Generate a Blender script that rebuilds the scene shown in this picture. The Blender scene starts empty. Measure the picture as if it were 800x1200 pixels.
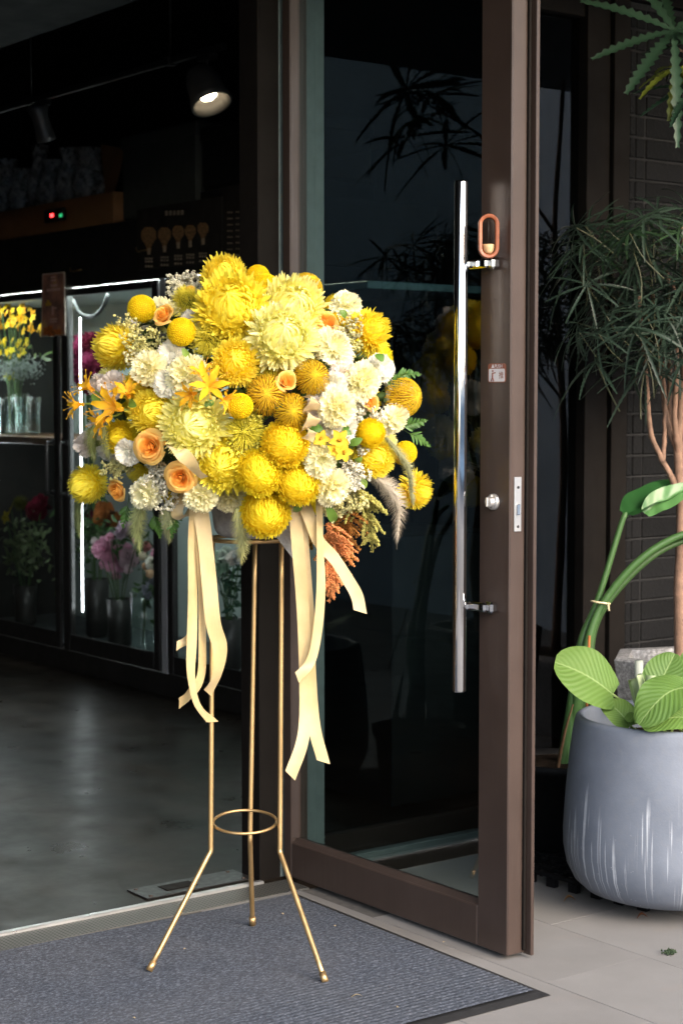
import bpy, bmesh, math, random
import numpy as np
from mathutils import Vector, Matrix, Quaternion

# ------------------------------------------------------------------ camera, sky, sun, exposure
SC = bpy.context.scene
COL = SC.collection
H = 1.35; FPX = 2080.0; CX, CY = 400.0, 600.0          # photo is 800 x 1200
PITCH = math.atan(133 / FPX); YAW = math.radians(37.16)
cam_d = bpy.data.cameras.new('camera'); cam = bpy.data.objects.new('camera', cam_d); COL.objects.link(cam)
cam.location = (0, 0, H); cam.rotation_euler = (math.pi / 2 - PITCH, 0, -YAW)
cam_d.sensor_fit = 'VERTICAL'; cam_d.sensor_height = 36; cam_d.lens = 36 * FPX / 1200
cam_d.clip_start = 0.05; cam_d.clip_end = 600
cam_d.dof.use_dof = True; cam_d.dof.focus_distance = 4.1; cam_d.dof.aperture_fstop = 6.3
SC.camera = cam

SUN_EL, SUN_AZ = math.radians(27), math.radians(178)     # azimuth measured clockwise from +Y
wld = bpy.data.worlds.new('World'); SC.world = wld; wld.use_nodes = True
wn = wld.node_tree; sky = wn.nodes.new('ShaderNodeTexSky'); sky.sky_type = 'NISHITA'; sky.sun_disc = False
sky.sun_elevation = SUN_EL; sky.sun_rotation = SUN_AZ; sky.air_density = 1.0; sky.dust_density = 3.0; sky.ozone_density = 1.0
wn.nodes['Background'].inputs['Strength'].default_value = 0.15
wn.links.new(sky.outputs[0], wn.nodes['Background'].inputs['Color'])
sd = bpy.data.lights.new('sun', 'SUN'); sd.energy = 1.15; sd.angle = math.radians(110); sd.color = (1, .965, .93)
sun = bpy.data.objects.new('sun', sd); COL.objects.link(sun)
sdir = Vector((math.sin(SUN_AZ) * math.cos(SUN_EL), math.cos(SUN_AZ) * math.cos(SUN_EL), math.sin(SUN_EL)))
sun.rotation_euler = sdir.to_track_quat('Z', 'Y').to_euler(); sun.location = (0, -4, 6)
SC.view_settings.view_transform = 'Standard'; SC.view_settings.look = 'None'
SC.view_settings.exposure = 2.15; SC.view_settings.gamma = 1
SC.render.engine = 'CYCLES'; SC.cycles.use_denoising = True; SC.cycles.max_bounces = 8
SC.cycles.transparent_max_bounces = 12; SC.cycles.caustics_reflective = False; SC.cycles.caustics_refractive = False
SC.cycles.sample_clamp_indirect = 4.0

# ------------------------------------------------------------------ photo pixels -> points
_fh = np.array([math.sin(YAW), math.cos(YAW), 0]); RIGHT = np.array([math.cos(YAW), -math.sin(YAW), 0])
FWD = _fh * math.cos(PITCH) + np.array([0, 0, -math.sin(PITCH)]); UP = np.cross(RIGHT, FWD); CAM = np.array([0, 0, H])
def ray(px, py): return FWD + RIGHT * (px - CX) / FPX - UP * (py - CY) / FPX
def ground(px, py, z=0.): d = ray(px, py); return CAM + d * (z - H) / d[2]
def onX(px, py, X): d = ray(px, py); return CAM + d * X / d[0]
def onY(px, py, Y): d = ray(px, py); return CAM + d * Y / d[1]
def at(px, py, depth): return CAM + ray(px, py) * depth

# ------------------------------------------------------------------ mesh helpers
rng = np.random.default_rng(7); random.seed(7)
def A(*a): return np.array(a, float)
class MB:
    """collects vertices, faces and a colour per vertex"""
    def __init__(s): s.v = []; s.f = []; s.c = []; s.n = 0; s.uv = []
    def add(s, V, F, col=(1, 1, 1), uv=None):
        V = np.asarray(V, float).reshape(-1, 3); F = np.asarray(F, int)
        s.v.append(V); s.f.append(F + s.n); s.n += len(V)
        c = np.asarray(col, float)
        if c.ndim == 1: c = np.tile(c, (len(V), 1))
        s.c.append(c)
        s.uv.append(np.zeros((len(V), 2)) if uv is None else np.asarray(uv, float).reshape(-1, 2))
        return s
    def mesh(s, name, mat, smooth=True, shift=(0, 0, 0)):
        me = bpy.data.meshes.new(name); V = np.vstack(s.v) - np.asarray(shift, float)
        faces = [];
        for F in s.f: faces.extend(F.tolist())
        me.from_pydata(V.tolist(), [], faces)
        at_ = me.color_attributes.new('Col', 'FLOAT_COLOR', 'POINT')
        C4 = np.ones((len(V), 4)); C4[:, :3] = np.vstack(s.c); at_.data.foreach_set('color', C4.ravel())
        uvv = np.vstack(s.uv)
        if uvv.any():
            l = me.uv_layers.new(name='UVMap'); li = np.empty(len(me.loops), int); me.loops.foreach_get('vertex_index', li)
            l.data.foreach_set('uv', uvv[li].ravel())
        me.polygons.foreach_set('use_smooth', [smooth] * len(me.polygons))
        if mat: me.materials.append(mat)
        return me
def link(name, me, parent=None, loc=(0, 0, 0)):
    o = bpy.data.objects.new(name, me); COL.objects.link(o); o.location = loc
    if parent is not None: o.parent = parent
    return o
def wloc(o):
    p = np.zeros(3)
    while o is not None: p += np.array(o.location); o = o.parent
    return p
def obj(name, mb, mat, parent=None, smooth=True, origin=None, label=None, kind=None):
    """mb is in world coordinates; a part keeps its thing's origin"""
    if parent is not None: off = wloc(parent); loc = (0, 0, 0)
    else:
        off = np.asarray(origin if origin is not None else (0, 0, 0), float); loc = tuple(off)
    o = link(name, mb.mesh(name, mat, smooth, off), parent, loc)
    if label: o['label'] = label
    if kind: o['kind'] = kind
    return o
def tag(o, label, cat, group=None):
    o['label'] = label; o['category'] = cat
    if group: o['group'] = group
    return o
def thing(name, loc, label, cat, group=None):
    o = bpy.data.objects.new(name, None); COL.objects.link(o); o.location = tuple(loc); o.empty_display_size = .1
    return tag(o, label, cat, group)
def box(mb, lo, hi, b=.0025, col=(1, 1, 1)):
    lo = np.minimum(lo, hi) * 1.; hi2 = np.maximum(lo, hi) * 1.
    lo = np.asarray(lo, float); hi = np.asarray(hi2, float)
    b = min(b, (hi - lo).min() * .45)
    if b <= 0:
        V = [(x, y, z) for x in (lo[0], hi[0]) for y in (lo[1], hi[1]) for z in (lo[2], hi[2])]
        return mb.add(V, [(0, 1, 3, 2), (4, 6, 7, 5), (0, 4, 5, 1), (2, 3, 7, 6), (0, 2, 6, 4), (1, 5, 7, 3)], col)
    bm = bmesh.new(); bmesh.ops.create_cube(bm, size=1.0)
    for v in bm.verts: v.co = Vector(((lo + hi) / 2 + np.array(v.co) * (hi - lo)).tolist())
    bmesh.ops.bevel(bm, geom=bm.edges[:], offset=b, segments=1, affect='EDGES', profile=.5)
    bm.verts.index_update(); V = np.array([v.co[:] for v in bm.verts])
    q = [[v.index for v in f.verts] for f in bm.faces]; bm.free()
    n0 = mb.n; mb.add(V, [f for f in q if len(f) == 4], col); tri = [f for f in q if len(f) == 3]
    if tri: mb.f.append(np.array(tri) + n0)
    return mb
def frames(P):
    P = np.asarray(P, float); T = np.gradient(P, axis=0); T /= np.linalg.norm(T, axis=1, keepdims=True) + 1e-12
    n = np.cross(T[0], (0, 0, 1)); n = n if np.linalg.norm(n) > .05 else np.cross(T[0], (1, 0, 0)); N = []
    for t in T:
        n = n - t * (n @ t); n /= np.linalg.norm(n) + 1e-12; N.append(n)
    N = np.array(N); return T, N, np.cross(T, N)
def smooth_path(pts, n=24):
    """Catmull-Rom through the points"""
    P = np.asarray(pts, float)
    if len(P) < 3: return np.linspace(P[0], P[-1], n)
    Q = np.vstack([2 * P[0] - P[1], P, 2 * P[-1] - P[-2]]); out = []; m = len(P) - 1
    for s in np.linspace(0, m - 1e-9, n):
        i = int(s); t = s - i; a, b, c, d = Q[i:i + 4]
        out.append(.5 * (2 * b + (c - a) * t + (2 * a - 5 * b + 4 * c - d) * t * t + (3 * b - a - 3 * c + d) * t ** 3))
    return np.array(out)
def tube(mb, P, r, k=8, col=(1, 1, 1), cap=True, flat=1.0):
    P = np.asarray(P, float); n = len(P); r = np.broadcast_to(np.asarray(r, float), (n,))
    T, N, B = frames(P); a = np.arange(k) / k * 2 * math.pi
    V = P[:, None] + r[:, None, None] * (np.cos(a)[None, :, None] * N[:, None] + flat * np.sin(a)[None, :, None] * B[:, None])
    i, j = np.meshgrid(np.arange(n - 1), np.arange(k), indexing='ij'); j2 = (j + 1) % k
    F = np.stack([i * k + j, i * k + j2, (i + 1) * k + j2, (i + 1) * k + j], -1).reshape(-1, 4)
    c = np.asarray(col, float); c = np.repeat(c, k, 0) if c.ndim == 2 else c
    n0 = mb.n; mb.add(V, F, c)
    if cap:
        mb.f.append(np.array([list(range(k))[::-1]]) + n0); mb.f.append(np.array([list(range((n - 1) * k, n * k))]) + n0)
    return mb
def lathe(mb, prof, c=(0, 0, 0), k=40, col=(1, 1, 1), wob=None):
    prof = np.asarray(prof, float); n = len(prof); a = np.arange(k) / k * 2 * math.pi
    R = prof[:, 0][:, None] * np.ones(k)
    if wob is not None: R = R + wob(prof[:, 1][:, None], a[None])
    V = np.stack([c[0] + R * np.cos(a), c[1] + R * np.sin(a), np.broadcast_to(c[2] + prof[:, 1][:, None], R.shape)], -1)
    i, j = np.meshgrid(np.arange(n - 1), np.arange(k), indexing='ij'); j2 = (j + 1) % k
    F = np.stack([i * k + j, i * k + j2, (i + 1) * k + j2, (i + 1) * k + j], -1).reshape(-1, 4)
    return mb.add(V, F, col)
def grid(mb, V, col=(1, 1, 1), uv=None):
    """V of shape (n, m, 3)"""
    n, m = V.shape[:2]; i, j = np.meshgrid(np.arange(n - 1), np.arange(m - 1), indexing='ij')
    F = np.stack([i * m + j, i * m + j + 1, (i + 1) * m + j + 1, (i + 1) * m + j], -1).reshape(-1, 4)
    c = np.asarray(col, float)
    return mb.add(V.reshape(-1, 3), F, c.reshape(-1, 3) if c.ndim > 1 else c, uv)
def grids(mb, V, col=(1, 1, 1)):
    """many little grids at once: V of shape (N, n, m, 3)"""
    N, n, m = V.shape[:3]; i, j = np.meshgrid(np.arange(n - 1), np.arange(m - 1), indexing='ij')
    F = np.stack([i * m + j, i * m + j + 1, (i + 1) * m + j + 1, (i + 1) * m + j], -1).reshape(-1, 4)
    F = (np.arange(N)[:, None, None] * (n * m) + F[None]).reshape(-1, 4)
    c = np.asarray(col, float)
    return mb.add(V.reshape(-1, 3), F, c.reshape(-1, 3) if c.ndim > 1 else c)
_bm = bmesh.new(); bmesh.ops.create_icosphere(_bm, subdivisions=1, radius=1); ICO_V = np.array([v.co[:] for v in _bm.verts])
ICO_F = np.array([[v.index for v in f.verts] for f in _bm.faces]); _bm.free()
_bm = bmesh.new(); bmesh.ops.create_icosphere(_bm, subdivisions=3, radius=1); ICO3_V = np.array([v.co[:] for v in _bm.verts])
ICO3_F = np.array([[v.index for v in f.verts] for f in _bm.faces]); _bm.free()
OCT_V = A(1, 0, 0, -1, 0, 0, 0, 1, 0, 0, -1, 0, 0, 0, 1, 0, 0, -1).reshape(-1, 3)
OCT_F = np.array([(0, 2, 4), (2, 1, 4), (1, 3, 4), (3, 0, 4), (2, 0, 5), (1, 2, 5), (3, 1, 5), (0, 3, 5)])
def blobs(mb, P, r, col=(1, 1, 1), V0=ICO_V, F0=ICO_F, jit=.2):
    P = np.asarray(P, float); N = len(P); r = np.broadcast_to(np.asarray(r, float), (N,)); m = len(V0)
    V = P[:, None] + r[:, None, None] * V0[None] * (1 + jit * rng.uniform(-1, 1, (N, m, 1)))
    F = (np.arange(N)[:, None, None] * m + F0[None]).reshape(-1, 3); c = np.asarray(col, float)
    return mb.add(V, F, np.repeat(c, m, 0) if c.ndim == 2 else c)
def ball(mb, c, r, col=(1, 1, 1), sc=(1, 1, 1)): return mb.add(np.asarray(c) + r * ICO3_V * np.asarray(sc), ICO3_F, col)
def poly_prism(mb, pts, z0, z1, col=(1, 1, 1)):
    n = len(pts); V = [(x, y, z0) for x, y in pts] + [(x, y, z1) for x, y in pts]
    n0 = mb.n; mb.add(V, [(i, (i + 1) % n, (i + 1) % n + n, i + n) for i in range(n)], col)
    mb.f.append(np.array([list(range(n))[::-1]]) + n0); mb.f.append(np.array([list(range(n, 2 * n))]) + n0); return mb

# ------------------------------------------------------------------ materials
class NT:
    def __init__(s, name):
        s.m = bpy.data.materials.new(name); s.m.use_nodes = True; s.t = s.m.node_tree
        s.p = s.t.nodes['Principled BSDF']; s.out = s.t.nodes['Material Output']
    def n(s, typ, **kw):
        nd = s.t.nodes.new(typ)
        for k, v in kw.items():
            if k.startswith('_'): setattr(nd, k[1:], v)
            else:
                k2 = k.replace('__', ' ')
                nd.inputs[int(k[1:]) if k[0] == 'i' and k[1:].isdigit() else k2].default_value = v
        return nd
    def l(s, a, b): s.t.links.new(a, b)
    def coords(s, kind='Object', scale=(1, 1, 1)):
        tc = s.n('ShaderNodeTexCoord'); mp = s.n('ShaderNodeMapping'); mp.inputs['Scale'].default_value = scale
        s.l(tc.outputs[kind], mp.inputs[0]); return mp.outputs[0]
    def noise(s, scale, vec=None, detail=4, rough=.55):
        nd = s.n('ShaderNodeTexNoise'); nd.inputs['Scale'].default_value = scale; nd.inputs['Detail'].default_value = detail
        nd.inputs['Roughness'].default_value = rough
        if vec is not None: s.l(vec, nd.inputs['Vector'])
        return nd.outputs['Fac']
    def ramp(s, fac, stops):
        r = s.n('ShaderNodeValToRGB'); e = r.color_ramp.elements
        while len(e) < len(stops): e.new(.5)
        for el, (p, c) in zip(e, stops): el.position = p; el.color = (*c, 1) if len(c) == 3 else c
        s.l(fac, r.inputs[0]); return r.outputs[0]
    def mix(s, fac, a, b, mode='MIX'):
        m = s.n('ShaderNodeMixRGB'); m.blend_type = mode
        for sock, v in ((0, fac), (1, a), (2, b)):
            if hasattr(v, 'is_output'): s.l(v, m.inputs[sock])
            elif isinstance(v, (int, float)): m.inputs[sock].default_value = v
            else: m.inputs[sock].default_value = (*v, 1)
        return m.outputs[0]
    def bump(s, height, strength=.3, dist=.01):
        b = s.n('ShaderNodeBump'); b.inputs['Strength'].default_value = strength; b.inputs['Distance'].default_value = dist
        s.l(height, b.inputs['Height']); s.l(b.outputs[0], s.p.inputs['Normal']); return b
    def set(s, **kw):
        for k, v in kw.items():
            k = k.replace('_', ' ').replace('  ', ' ')
            s.p.inputs[k].default_value = (*v, 1) if isinstance(v, tuple) and len(v) == 3 else v
        return s
def plain(name, col, rough=.5, metal=0., var=.15, nscale=20., bump=0., bscale=200., coat=0., spec=.5, rvar=.1, trans=0., ior=1.45):
    """one colour with uneven tone, sheen and a fine relief"""
    s = NT(name); v = s.coords()
    f = s.noise(nscale, v, 6)
    lo = tuple(c * (1 - var) for c in col); hi = tuple(min(1, c * (1 + var)) for c in col)
    s.l(s.ramp(f, [(.3, lo), (.7, hi)]), s.p.inputs['Base Color'])
    r = s.ramp(s.noise(nscale * 2.3, v, 5), [(.3, (max(0, rough - rvar),) * 3), (.7, (min(1, rough + rvar),) * 3)]); s.l(r, s.p.inputs['Roughness'])
    s.p.inputs['Metallic'].default_value = metal; s.p.inputs['Specular IOR Level'].default_value = spec
    s.p.inputs['Coat Weight'].default_value = coat
    if bump: s.bump(s.noise(bscale, v, 3), bump, .004)
    return s.m
def petal(name, trans=.3, rough=.6, hue=.012, val=.12, spec=.2):
    """thin living tissue: colour from the vertices, a little different on every piece, some light through it"""
    s = NT(name); a = s.n('ShaderNodeVertexColor'); a.layer_name = 'Col'
    oi = s.n('ShaderNodeObjectInfo'); mr = s.n('ShaderNodeMapRange'); mr.inputs[3].default_value = .5 - hue; mr.inputs[4].default_value = .5 + hue
    s.l(oi.outputs['Random'], mr.inputs[0])
    hs = s.n('ShaderNodeHueSaturation'); s.l(mr.outputs[0], hs.inputs['Hue']); s.l(a.outputs[0], hs.inputs['Color'])
    mv = s.n('ShaderNodeMapRange'); mv.inputs[3].default_value = 1 - val; mv.inputs[4].default_value = 1 + val * .4
    s.l(s.noise(9, s.coords(), 3), mv.inputs[0]); s.l(mv.outputs[0], hs.inputs['Value'])
    s.l(hs.outputs[0], s.p.inputs['Base Color']); s.p.inputs['Roughness'].default_value = rough; s.p.inputs['Specular IOR Level'].default_value = spec
    tr = s.n('ShaderNodeBsdfTranslucent'); s.l(hs.outputs[0], tr.inputs[0]); mx = s.n('ShaderNodeMixShader'); mx.inputs[0].default_value = trans
    s.l(s.p.outputs[0], mx.inputs[1]); s.l(tr.outputs[0], mx.inputs[2]); s.l(mx.outputs[0], s.out.inputs[0]); return s.m
def glass(name, tint=(1, 1, 1), rough=0.0, refl=1.0):
    """thin pane: tinted see-through with a mirror coat that grows with the viewing angle"""
    s = NT(name); tr = s.n('ShaderNodeBsdfTransparent'); tr.inputs[0].default_value = (*tint, 1)
    gl = s.n('ShaderNodeBsdfGlossy'); gl.inputs['Roughness'].default_value = rough; gl.inputs['Color'].default_value = (refl, refl, refl, 1)
    fr = s.n('ShaderNodeFresnel'); ge = s.n('ShaderNodeNewGeometry'); io = s.n('ShaderNodeMapRange'); io.inputs[3].default_value = 1.5; io.inputs[4].default_value = 1 / 1.5
    s.l(ge.outputs['Backfacing'], io.inputs[0]); s.l(io.outputs[0], fr.inputs[0]); mx = s.n('ShaderNodeMixShader')
    s.l(fr.outputs[0], mx.inputs[0]); s.l(tr.outputs[0], mx.inputs[1]); s.l(gl.outputs[0], mx.inputs[2]); s.l(mx.outputs[0], s.out.inputs[0]); return s.m
def emit(name, col, strength):
    s = NT(name); s.p.inputs['Base Color'].default_value = (*col, 1); s.p.inputs['Emission Color'].default_value = (*col, 1)
    s.p.inputs['Emission Strength'].default_value = strength; return s.m
# ------------------------------------------------------------------ shared materials
M = {}
M['bronze'] = plain('bronze_powder_coat', (.050, .033, .027), .36, .2, .12, 5, .12, 500, spec=.42, rvar=.035)
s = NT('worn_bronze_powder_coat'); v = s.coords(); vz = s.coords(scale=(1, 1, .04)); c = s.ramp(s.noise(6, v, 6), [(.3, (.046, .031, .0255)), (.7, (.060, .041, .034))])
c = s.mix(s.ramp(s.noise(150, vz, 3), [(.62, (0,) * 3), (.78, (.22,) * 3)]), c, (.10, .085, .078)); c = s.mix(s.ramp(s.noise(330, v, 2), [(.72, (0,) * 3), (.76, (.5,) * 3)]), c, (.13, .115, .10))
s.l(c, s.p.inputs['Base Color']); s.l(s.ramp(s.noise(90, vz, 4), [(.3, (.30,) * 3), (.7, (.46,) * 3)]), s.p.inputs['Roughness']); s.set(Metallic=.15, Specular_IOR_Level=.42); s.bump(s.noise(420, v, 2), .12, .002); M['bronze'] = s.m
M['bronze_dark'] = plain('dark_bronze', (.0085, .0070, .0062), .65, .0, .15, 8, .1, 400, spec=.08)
M['joint'] = plain('sandy_paving_joint', (.085, .08, .075), .9, 0, .2, 40)
M['rubber'] = plain('black_rubber', (.012, .012, .013), .6, 0, .2, 30)
M['alu'] = plain('brushed_aluminium', (.46, .47, .50), .4, .35, .06, 6)
M['pale_frame'] = plain('pale_grey_frame', (.10, .13, .13), .45, .3, .1, 20)
M['chrome'] = plain('polished_steel', (.75, .75, .76), .07, 1, .03, 10, rvar=.03)
M['satin_steel'] = plain('satin_steel', (.58, .57, .57), .36, .85, .05, 6)
M['black_paint'] = plain('black_interior_paint', (.014, .0135, .013), .7, 0, .3, 3, .1, 60)
M['ceiling'] = plain('grey_interior_ceiling', (.035, .042, .042), .8, 0, .1, 4)
M['black_metal'] = plain('black_metal', (.022, .021, .021), .38, .3, .2, 20)
M['door_glass'] = glass('tinted_door_glass', (.30, .385, .40))
M['shop_glass'] = glass('dark_shopfront_glass', (.42, .50, .54), refl=.7)
M['fridge_glass'] = glass('fridge_glass', (.80, .86, .85), refl=.55)
M['clear_glass'] = glass('clear_glass', (.90, .94, .93))

s = NT('worn_pavement_stone'); v = s.coords()
c = s.ramp(s.noise(2.2, v, 8, .6), [(.3, (.15, .144, .139)), (.55, (.19, .183, .178)), (.75, (.22, .214, .209))])
c = s.mix(s.ramp(s.noise(420, v, 2), [(.45, (0, 0, 0)), (.7, (.5, .5, .5))]), c, (.13, .125, .12))
c = s.mix(s.ramp(s.noise(7, v, 5), [(.58, (0, 0, 0)), (.75, (.35, .35, .35))]), c, (.20, .165, .14))
s.l(c, s.p.inputs['Base Color']); s.set(Roughness=.82); s.bump(s.noise(300, v, 4), .25, .002); M['stone'] = s.m

s = NT('polished_dark_concrete'); v = s.coords()
c = s.ramp(s.noise(2.1, s.coords(scale=(1, .45, 1)), 9, .68), [(.3, (.0042, .0032, .0025)), (.5, (.0135, .0103, .0080)), (.70, (.036, .0285, .0230))])
s.l(c, s.p.inputs['Base Color']); s.l(s.ramp(s.noise(5, v, 6), [(.3, (.26,) * 3), (.7, (.44,) * 3)]), s.p.inputs['Roughness'])
s.bump(s.noise(14, v, 4), .05, .01); s.set(Specular_IOR_Level=.10); M['shop_floor'] = s.m

s = NT('ribbed_mat_pile'); v = s.coords()
f = s.noise(190, s.coords(scale=(.6, 1.2, 1)), 4, .75)
c = s.ramp(f, [(.28, (.015, .018, .025)), (.52, (.054, .063, .082)), (.72, (.155, .170, .205))])
c = s.mix(s.ramp(s.noise(3, v, 4), [(.35, (0, 0, 0)), (.7, (.25, .25, .25))]), c, (.10, .10, .105))
s.l(c, s.p.inputs['Base Color']); s.set(Roughness=.95, Specular_IOR_Level=.1); s.bump(s.noise(500, v, 2), .6, .004); M['mat'] = s.m

s = NT('perforated_metal'); v = s.coords(scale=(85, 85, 85))
vo = s.n('ShaderNodeTexVoronoi'); vo.inputs['Randomness'].default_value = 0.; vo.inputs['Scale'].default_value = 1; s.l(v, vo.inputs['Vector'])
c = s.ramp(vo.outputs['Distance'], [(.28, (.012, .012, .012)), (.36, (.11, .108, .10))]); s.l(c, s.p.inputs['Base Color'])
s.set(Roughness=.5, Metallic=.4); M['perforated'] = s.m

s = NT('dark_wall_tile'); v = s.coords('Object')
oi = s.n('ShaderNodeObjectInfo'); c = s.ramp(oi.outputs['Random'], [(0, (.005, .0052, .0055)), (.5, (.0072, .0075, .0080)), (1, (.0105, .0108, .0115))])
c = s.mix(.5, c, s.ramp(s.noise(70, v, 6, .7), [(.3, (.0035, .0035, .0038)), (.7, (.0125, .0125, .0135))]))
s.l(c, s.p.inputs['Base Color']); s.set(Roughness=.7, Specular_IOR_Level=.10); s.bump(s.noise(90, v, 5), .5, .006); M['tile'] = s.m
M['grout'] = plain('dark_grout', (.009, .009, .0095), .9, 0, .2, 30, .3, 200)
M['concrete_wall'] = plain('grey_rendered_wall', (.55, .60, .63), .85, 0, .12, 1.5, .2, 40)
M['asphalt'] = plain('asphalt', (.05, .05, .052), .9, 0, .25, 6, .4, 90)

# ------------------------------------------------------------------ ground, pavement, floor
def sheet(name, x0, x1, y0, y1, z, mat):
    mb = MB(); mb.add([(x0, y0, z), (x1, y0, z), (x1, y1, z), (x0, y1, z)], [(0, 1, 2, 3)]); o = obj(name, mb, mat, smooth=False); o['kind'] = 'structure'; return o
sheet('ground', -150, 150, -150, 150, -.06, M['asphalt'])
pv = MB(); box(pv, (-14, -3.2, -.058), (14, 3.9, -.0025), 0)
pv = obj('pavement', pv, M['joint'], smooth=False); pv['kind'] = 'structure'
# paving slabs with recessed joints, laid where the pavement shows
slabs = []
for k in range(3):
    mb = MB(); V = [(x, y, z) for z in (-.02, 0) for x, y in ((0, 0), (.3, 0), (.3, .6), (0, .6))]
    box(mb, (0, 0, -.012), (.3232, .6494, 0), .0003); slabs.append(mb.mesh('paving_slab', M['stone'], False))
for i in range(15):
    for j in range(4):
        x, y = .54 + .325 * i, 3.252 - .65 * j - (.325 if i % 2 else 0)
        o = link('paving_slab', slabs[(i + j) % 3], pv, (x, y, random.uniform(-.0004, .0002)))
flo = MB(); box(flo, (-.6, 4.03, -.05), (4.9, 9.6, .004), 0); fo = obj('shop_floor', flo, M['shop_floor'], smooth=False); fo['kind'] = 'structure'
th = MB(); box(th, (.9, 3.9005, -.05), (2.845, 4.008, .002), .001); th = obj('threshold', th, M['perforated'], smooth=False); th['kind'] = 'structure'
mb = MB(); box(mb, (.9, 4.0085, -.05), (2.77, 4.0295, .009), .003); obj('edge_trim', mb, M['satin_steel'], th, smooth=False)

fp = thing('floor_hinge_cover', (2.6, 4.13, .004), 'dark steel floor hinge cover plate let into the shop floor by the door post', 'cover plate')
mb = MB(); box(mb, (2.42, 4.055, .0045), (2.768, 4.165, .009), .0015); obj('plate', mb, M['black_metal'], fp, smooth=False)
mb = MB(); box(mb, (2.50, 4.085, .0092), (2.60, 4.135, .0115), .001); obj('access_lid', mb, M['bronze_dark'], fp, smooth=False)
for x, y in ((2.44, 4.07), (2.44, 4.15), (2.74, 4.07), (2.74, 4.15)):
    mb = MB(); lathe(mb, [(.006, 0), (.006, .002), (0, .0026)], (x, y, .0092), 10); obj('screw', mb, M['bronze'], fp)

# ------------------------------------------------------------------ door mat
MT = A(1.872, 3.385, 0); ma = math.radians(-1.2)
mat_t = thing('door_mat', (1.9, 3.385, 0), 'charcoal blue ribbed floor mat with black rubber edge under the flower stand', 'mat')
def matp(x, y):   # mat frame -> world (slightly turned)
    p = A(MT[0] + x * math.cos(ma) - y * math.sin(ma), MT[1] + x * math.sin(ma) + y * math.cos(ma)); return p
nr = 60; ys = np.linspace(-.485, .485, nr * 8 + 1); prof = .0105 + .0026 * np.abs(np.sin((ys + .5) * math.pi * nr / .97)) ** .7
xs = np.linspace(-1.0, .868, 60); V = np.zeros((len(ys), len(xs), 3))
for j, x in enumerate(xs):
    V[:, j, 0] = MT[0] + x * math.cos(ma) - ys * math.sin(ma); V[:, j, 1] = MT[1] + x * math.sin(ma) + ys * math.cos(ma)
    V[:, j, 2] = prof + .0012 * np.sin(x * 5 + ys * 3)
mb = MB(); grid(mb, V); obj('pile', mb, M['mat'], mat_t)
mb = MB(); q = [matp(*p) for p in ((-1.02, -.512), (.897, -.512), (.897, .508), (-1.02, .508))]; q2 = [matp(*p) for p in ((-1.0, -.490), (.873, -.490), (.873, .490), (-1.0, .490))]
mb.add([(*p, .002) for p in q] + [(*p, .0080) for p in q2], [(0, 1, 5, 4), (1, 2, 6, 5), (2, 3, 7, 6), (3, 0, 4, 7), (4, 5, 6, 7)]); obj('rubber_border', mb, M['rubber'], mat_t, smooth=False)

# ------------------------------------------------------------------ the room behind the shopfront
def wall(name, lo, hi, mat, label, cat='wall'):
    mb = MB(); box(mb, lo, hi, 0); c = (np.array(lo) + hi) / 2; c[2] = lo[2]
    return tag(obj(name, mb, mat, smooth=False, origin=c), label, cat)
wall('back_wall', (-.6, 9.6, -.05), (5.05, 9.75, 3.3), M['black_paint'], 'black painted rear wall of the dark shop interior')
wall('side_wall', (-.75, 4.0, -.05), (-.6, 9.75, 3.3), M['black_paint'], 'black painted shop wall facing the flower fridge')
wall('fridge_wall', (4.95, 4.2, -.05), (5.10, 9.6, 3.3), M['black_paint'], 'black painted shop wall behind the flower fridge')
mb = MB(); box(mb, (-.75, 4.05, 3.3), (5.1, 9.75, 3.4), 0); o = obj('upper_ceiling', mb, M['black_paint'], smooth=False); o['kind'] = 'structure'
mb = MB(); box(mb, (-.6, 4.25, 2.762), (3.3, 9.58, 3.29), .004); o = obj('dropped_ceiling', mb, M['ceiling'], smooth=False); o['kind'] = 'structure'

# front: left cladding, header and canopy (above and beside the view, they shade it)
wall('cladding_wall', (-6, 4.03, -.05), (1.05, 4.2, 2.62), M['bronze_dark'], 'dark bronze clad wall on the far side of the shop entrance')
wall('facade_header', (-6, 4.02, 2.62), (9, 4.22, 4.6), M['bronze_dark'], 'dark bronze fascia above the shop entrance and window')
mb = MB(); box(mb, (-6, 1.75, 2.86), (9, 4.015, 3.02), .01)
tag(obj('canopy', mb, M['ceiling'], smooth=False, origin=(1.5, 3.4, 2.86)), 'grey canopy slab over the shop entrance', 'canopy')
# what the glass mirrors: a rendered side wall and the house across the street
wall('rendered_wall', (7.2, -2.4, -.05), (7.4, 4.0, 5.2), M['concrete_wall'], 'pale grey rendered boundary wall beyond the potted plants')
hs_ = thing('street_house', (-2, -13.5, -.06), 'grey rendered house on the opposite side of the street', 'house')
mb = MB(); box(mb, (-16, -20, -.06), (16, -13.5, 3.4), 0); obj('wall', mb, M['concrete_wall'], hs_, smooth=False)
mb = MB(); box(mb, (-16.4, -20.4, 3.405), (16.4, -13.1, 3.6), 0); obj('roof', mb, M['bronze_dark'], hs_, smooth=False)
for k in range(7):
    for z in (.9,):
        mb = MB(); box(mb, (-14 + 4 * k, -13.497, z), (-12 + 4 * k, -13.44, z + 1.6), .01); obj('window', mb, M['black_metal'], hs_, smooth=False)

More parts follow.
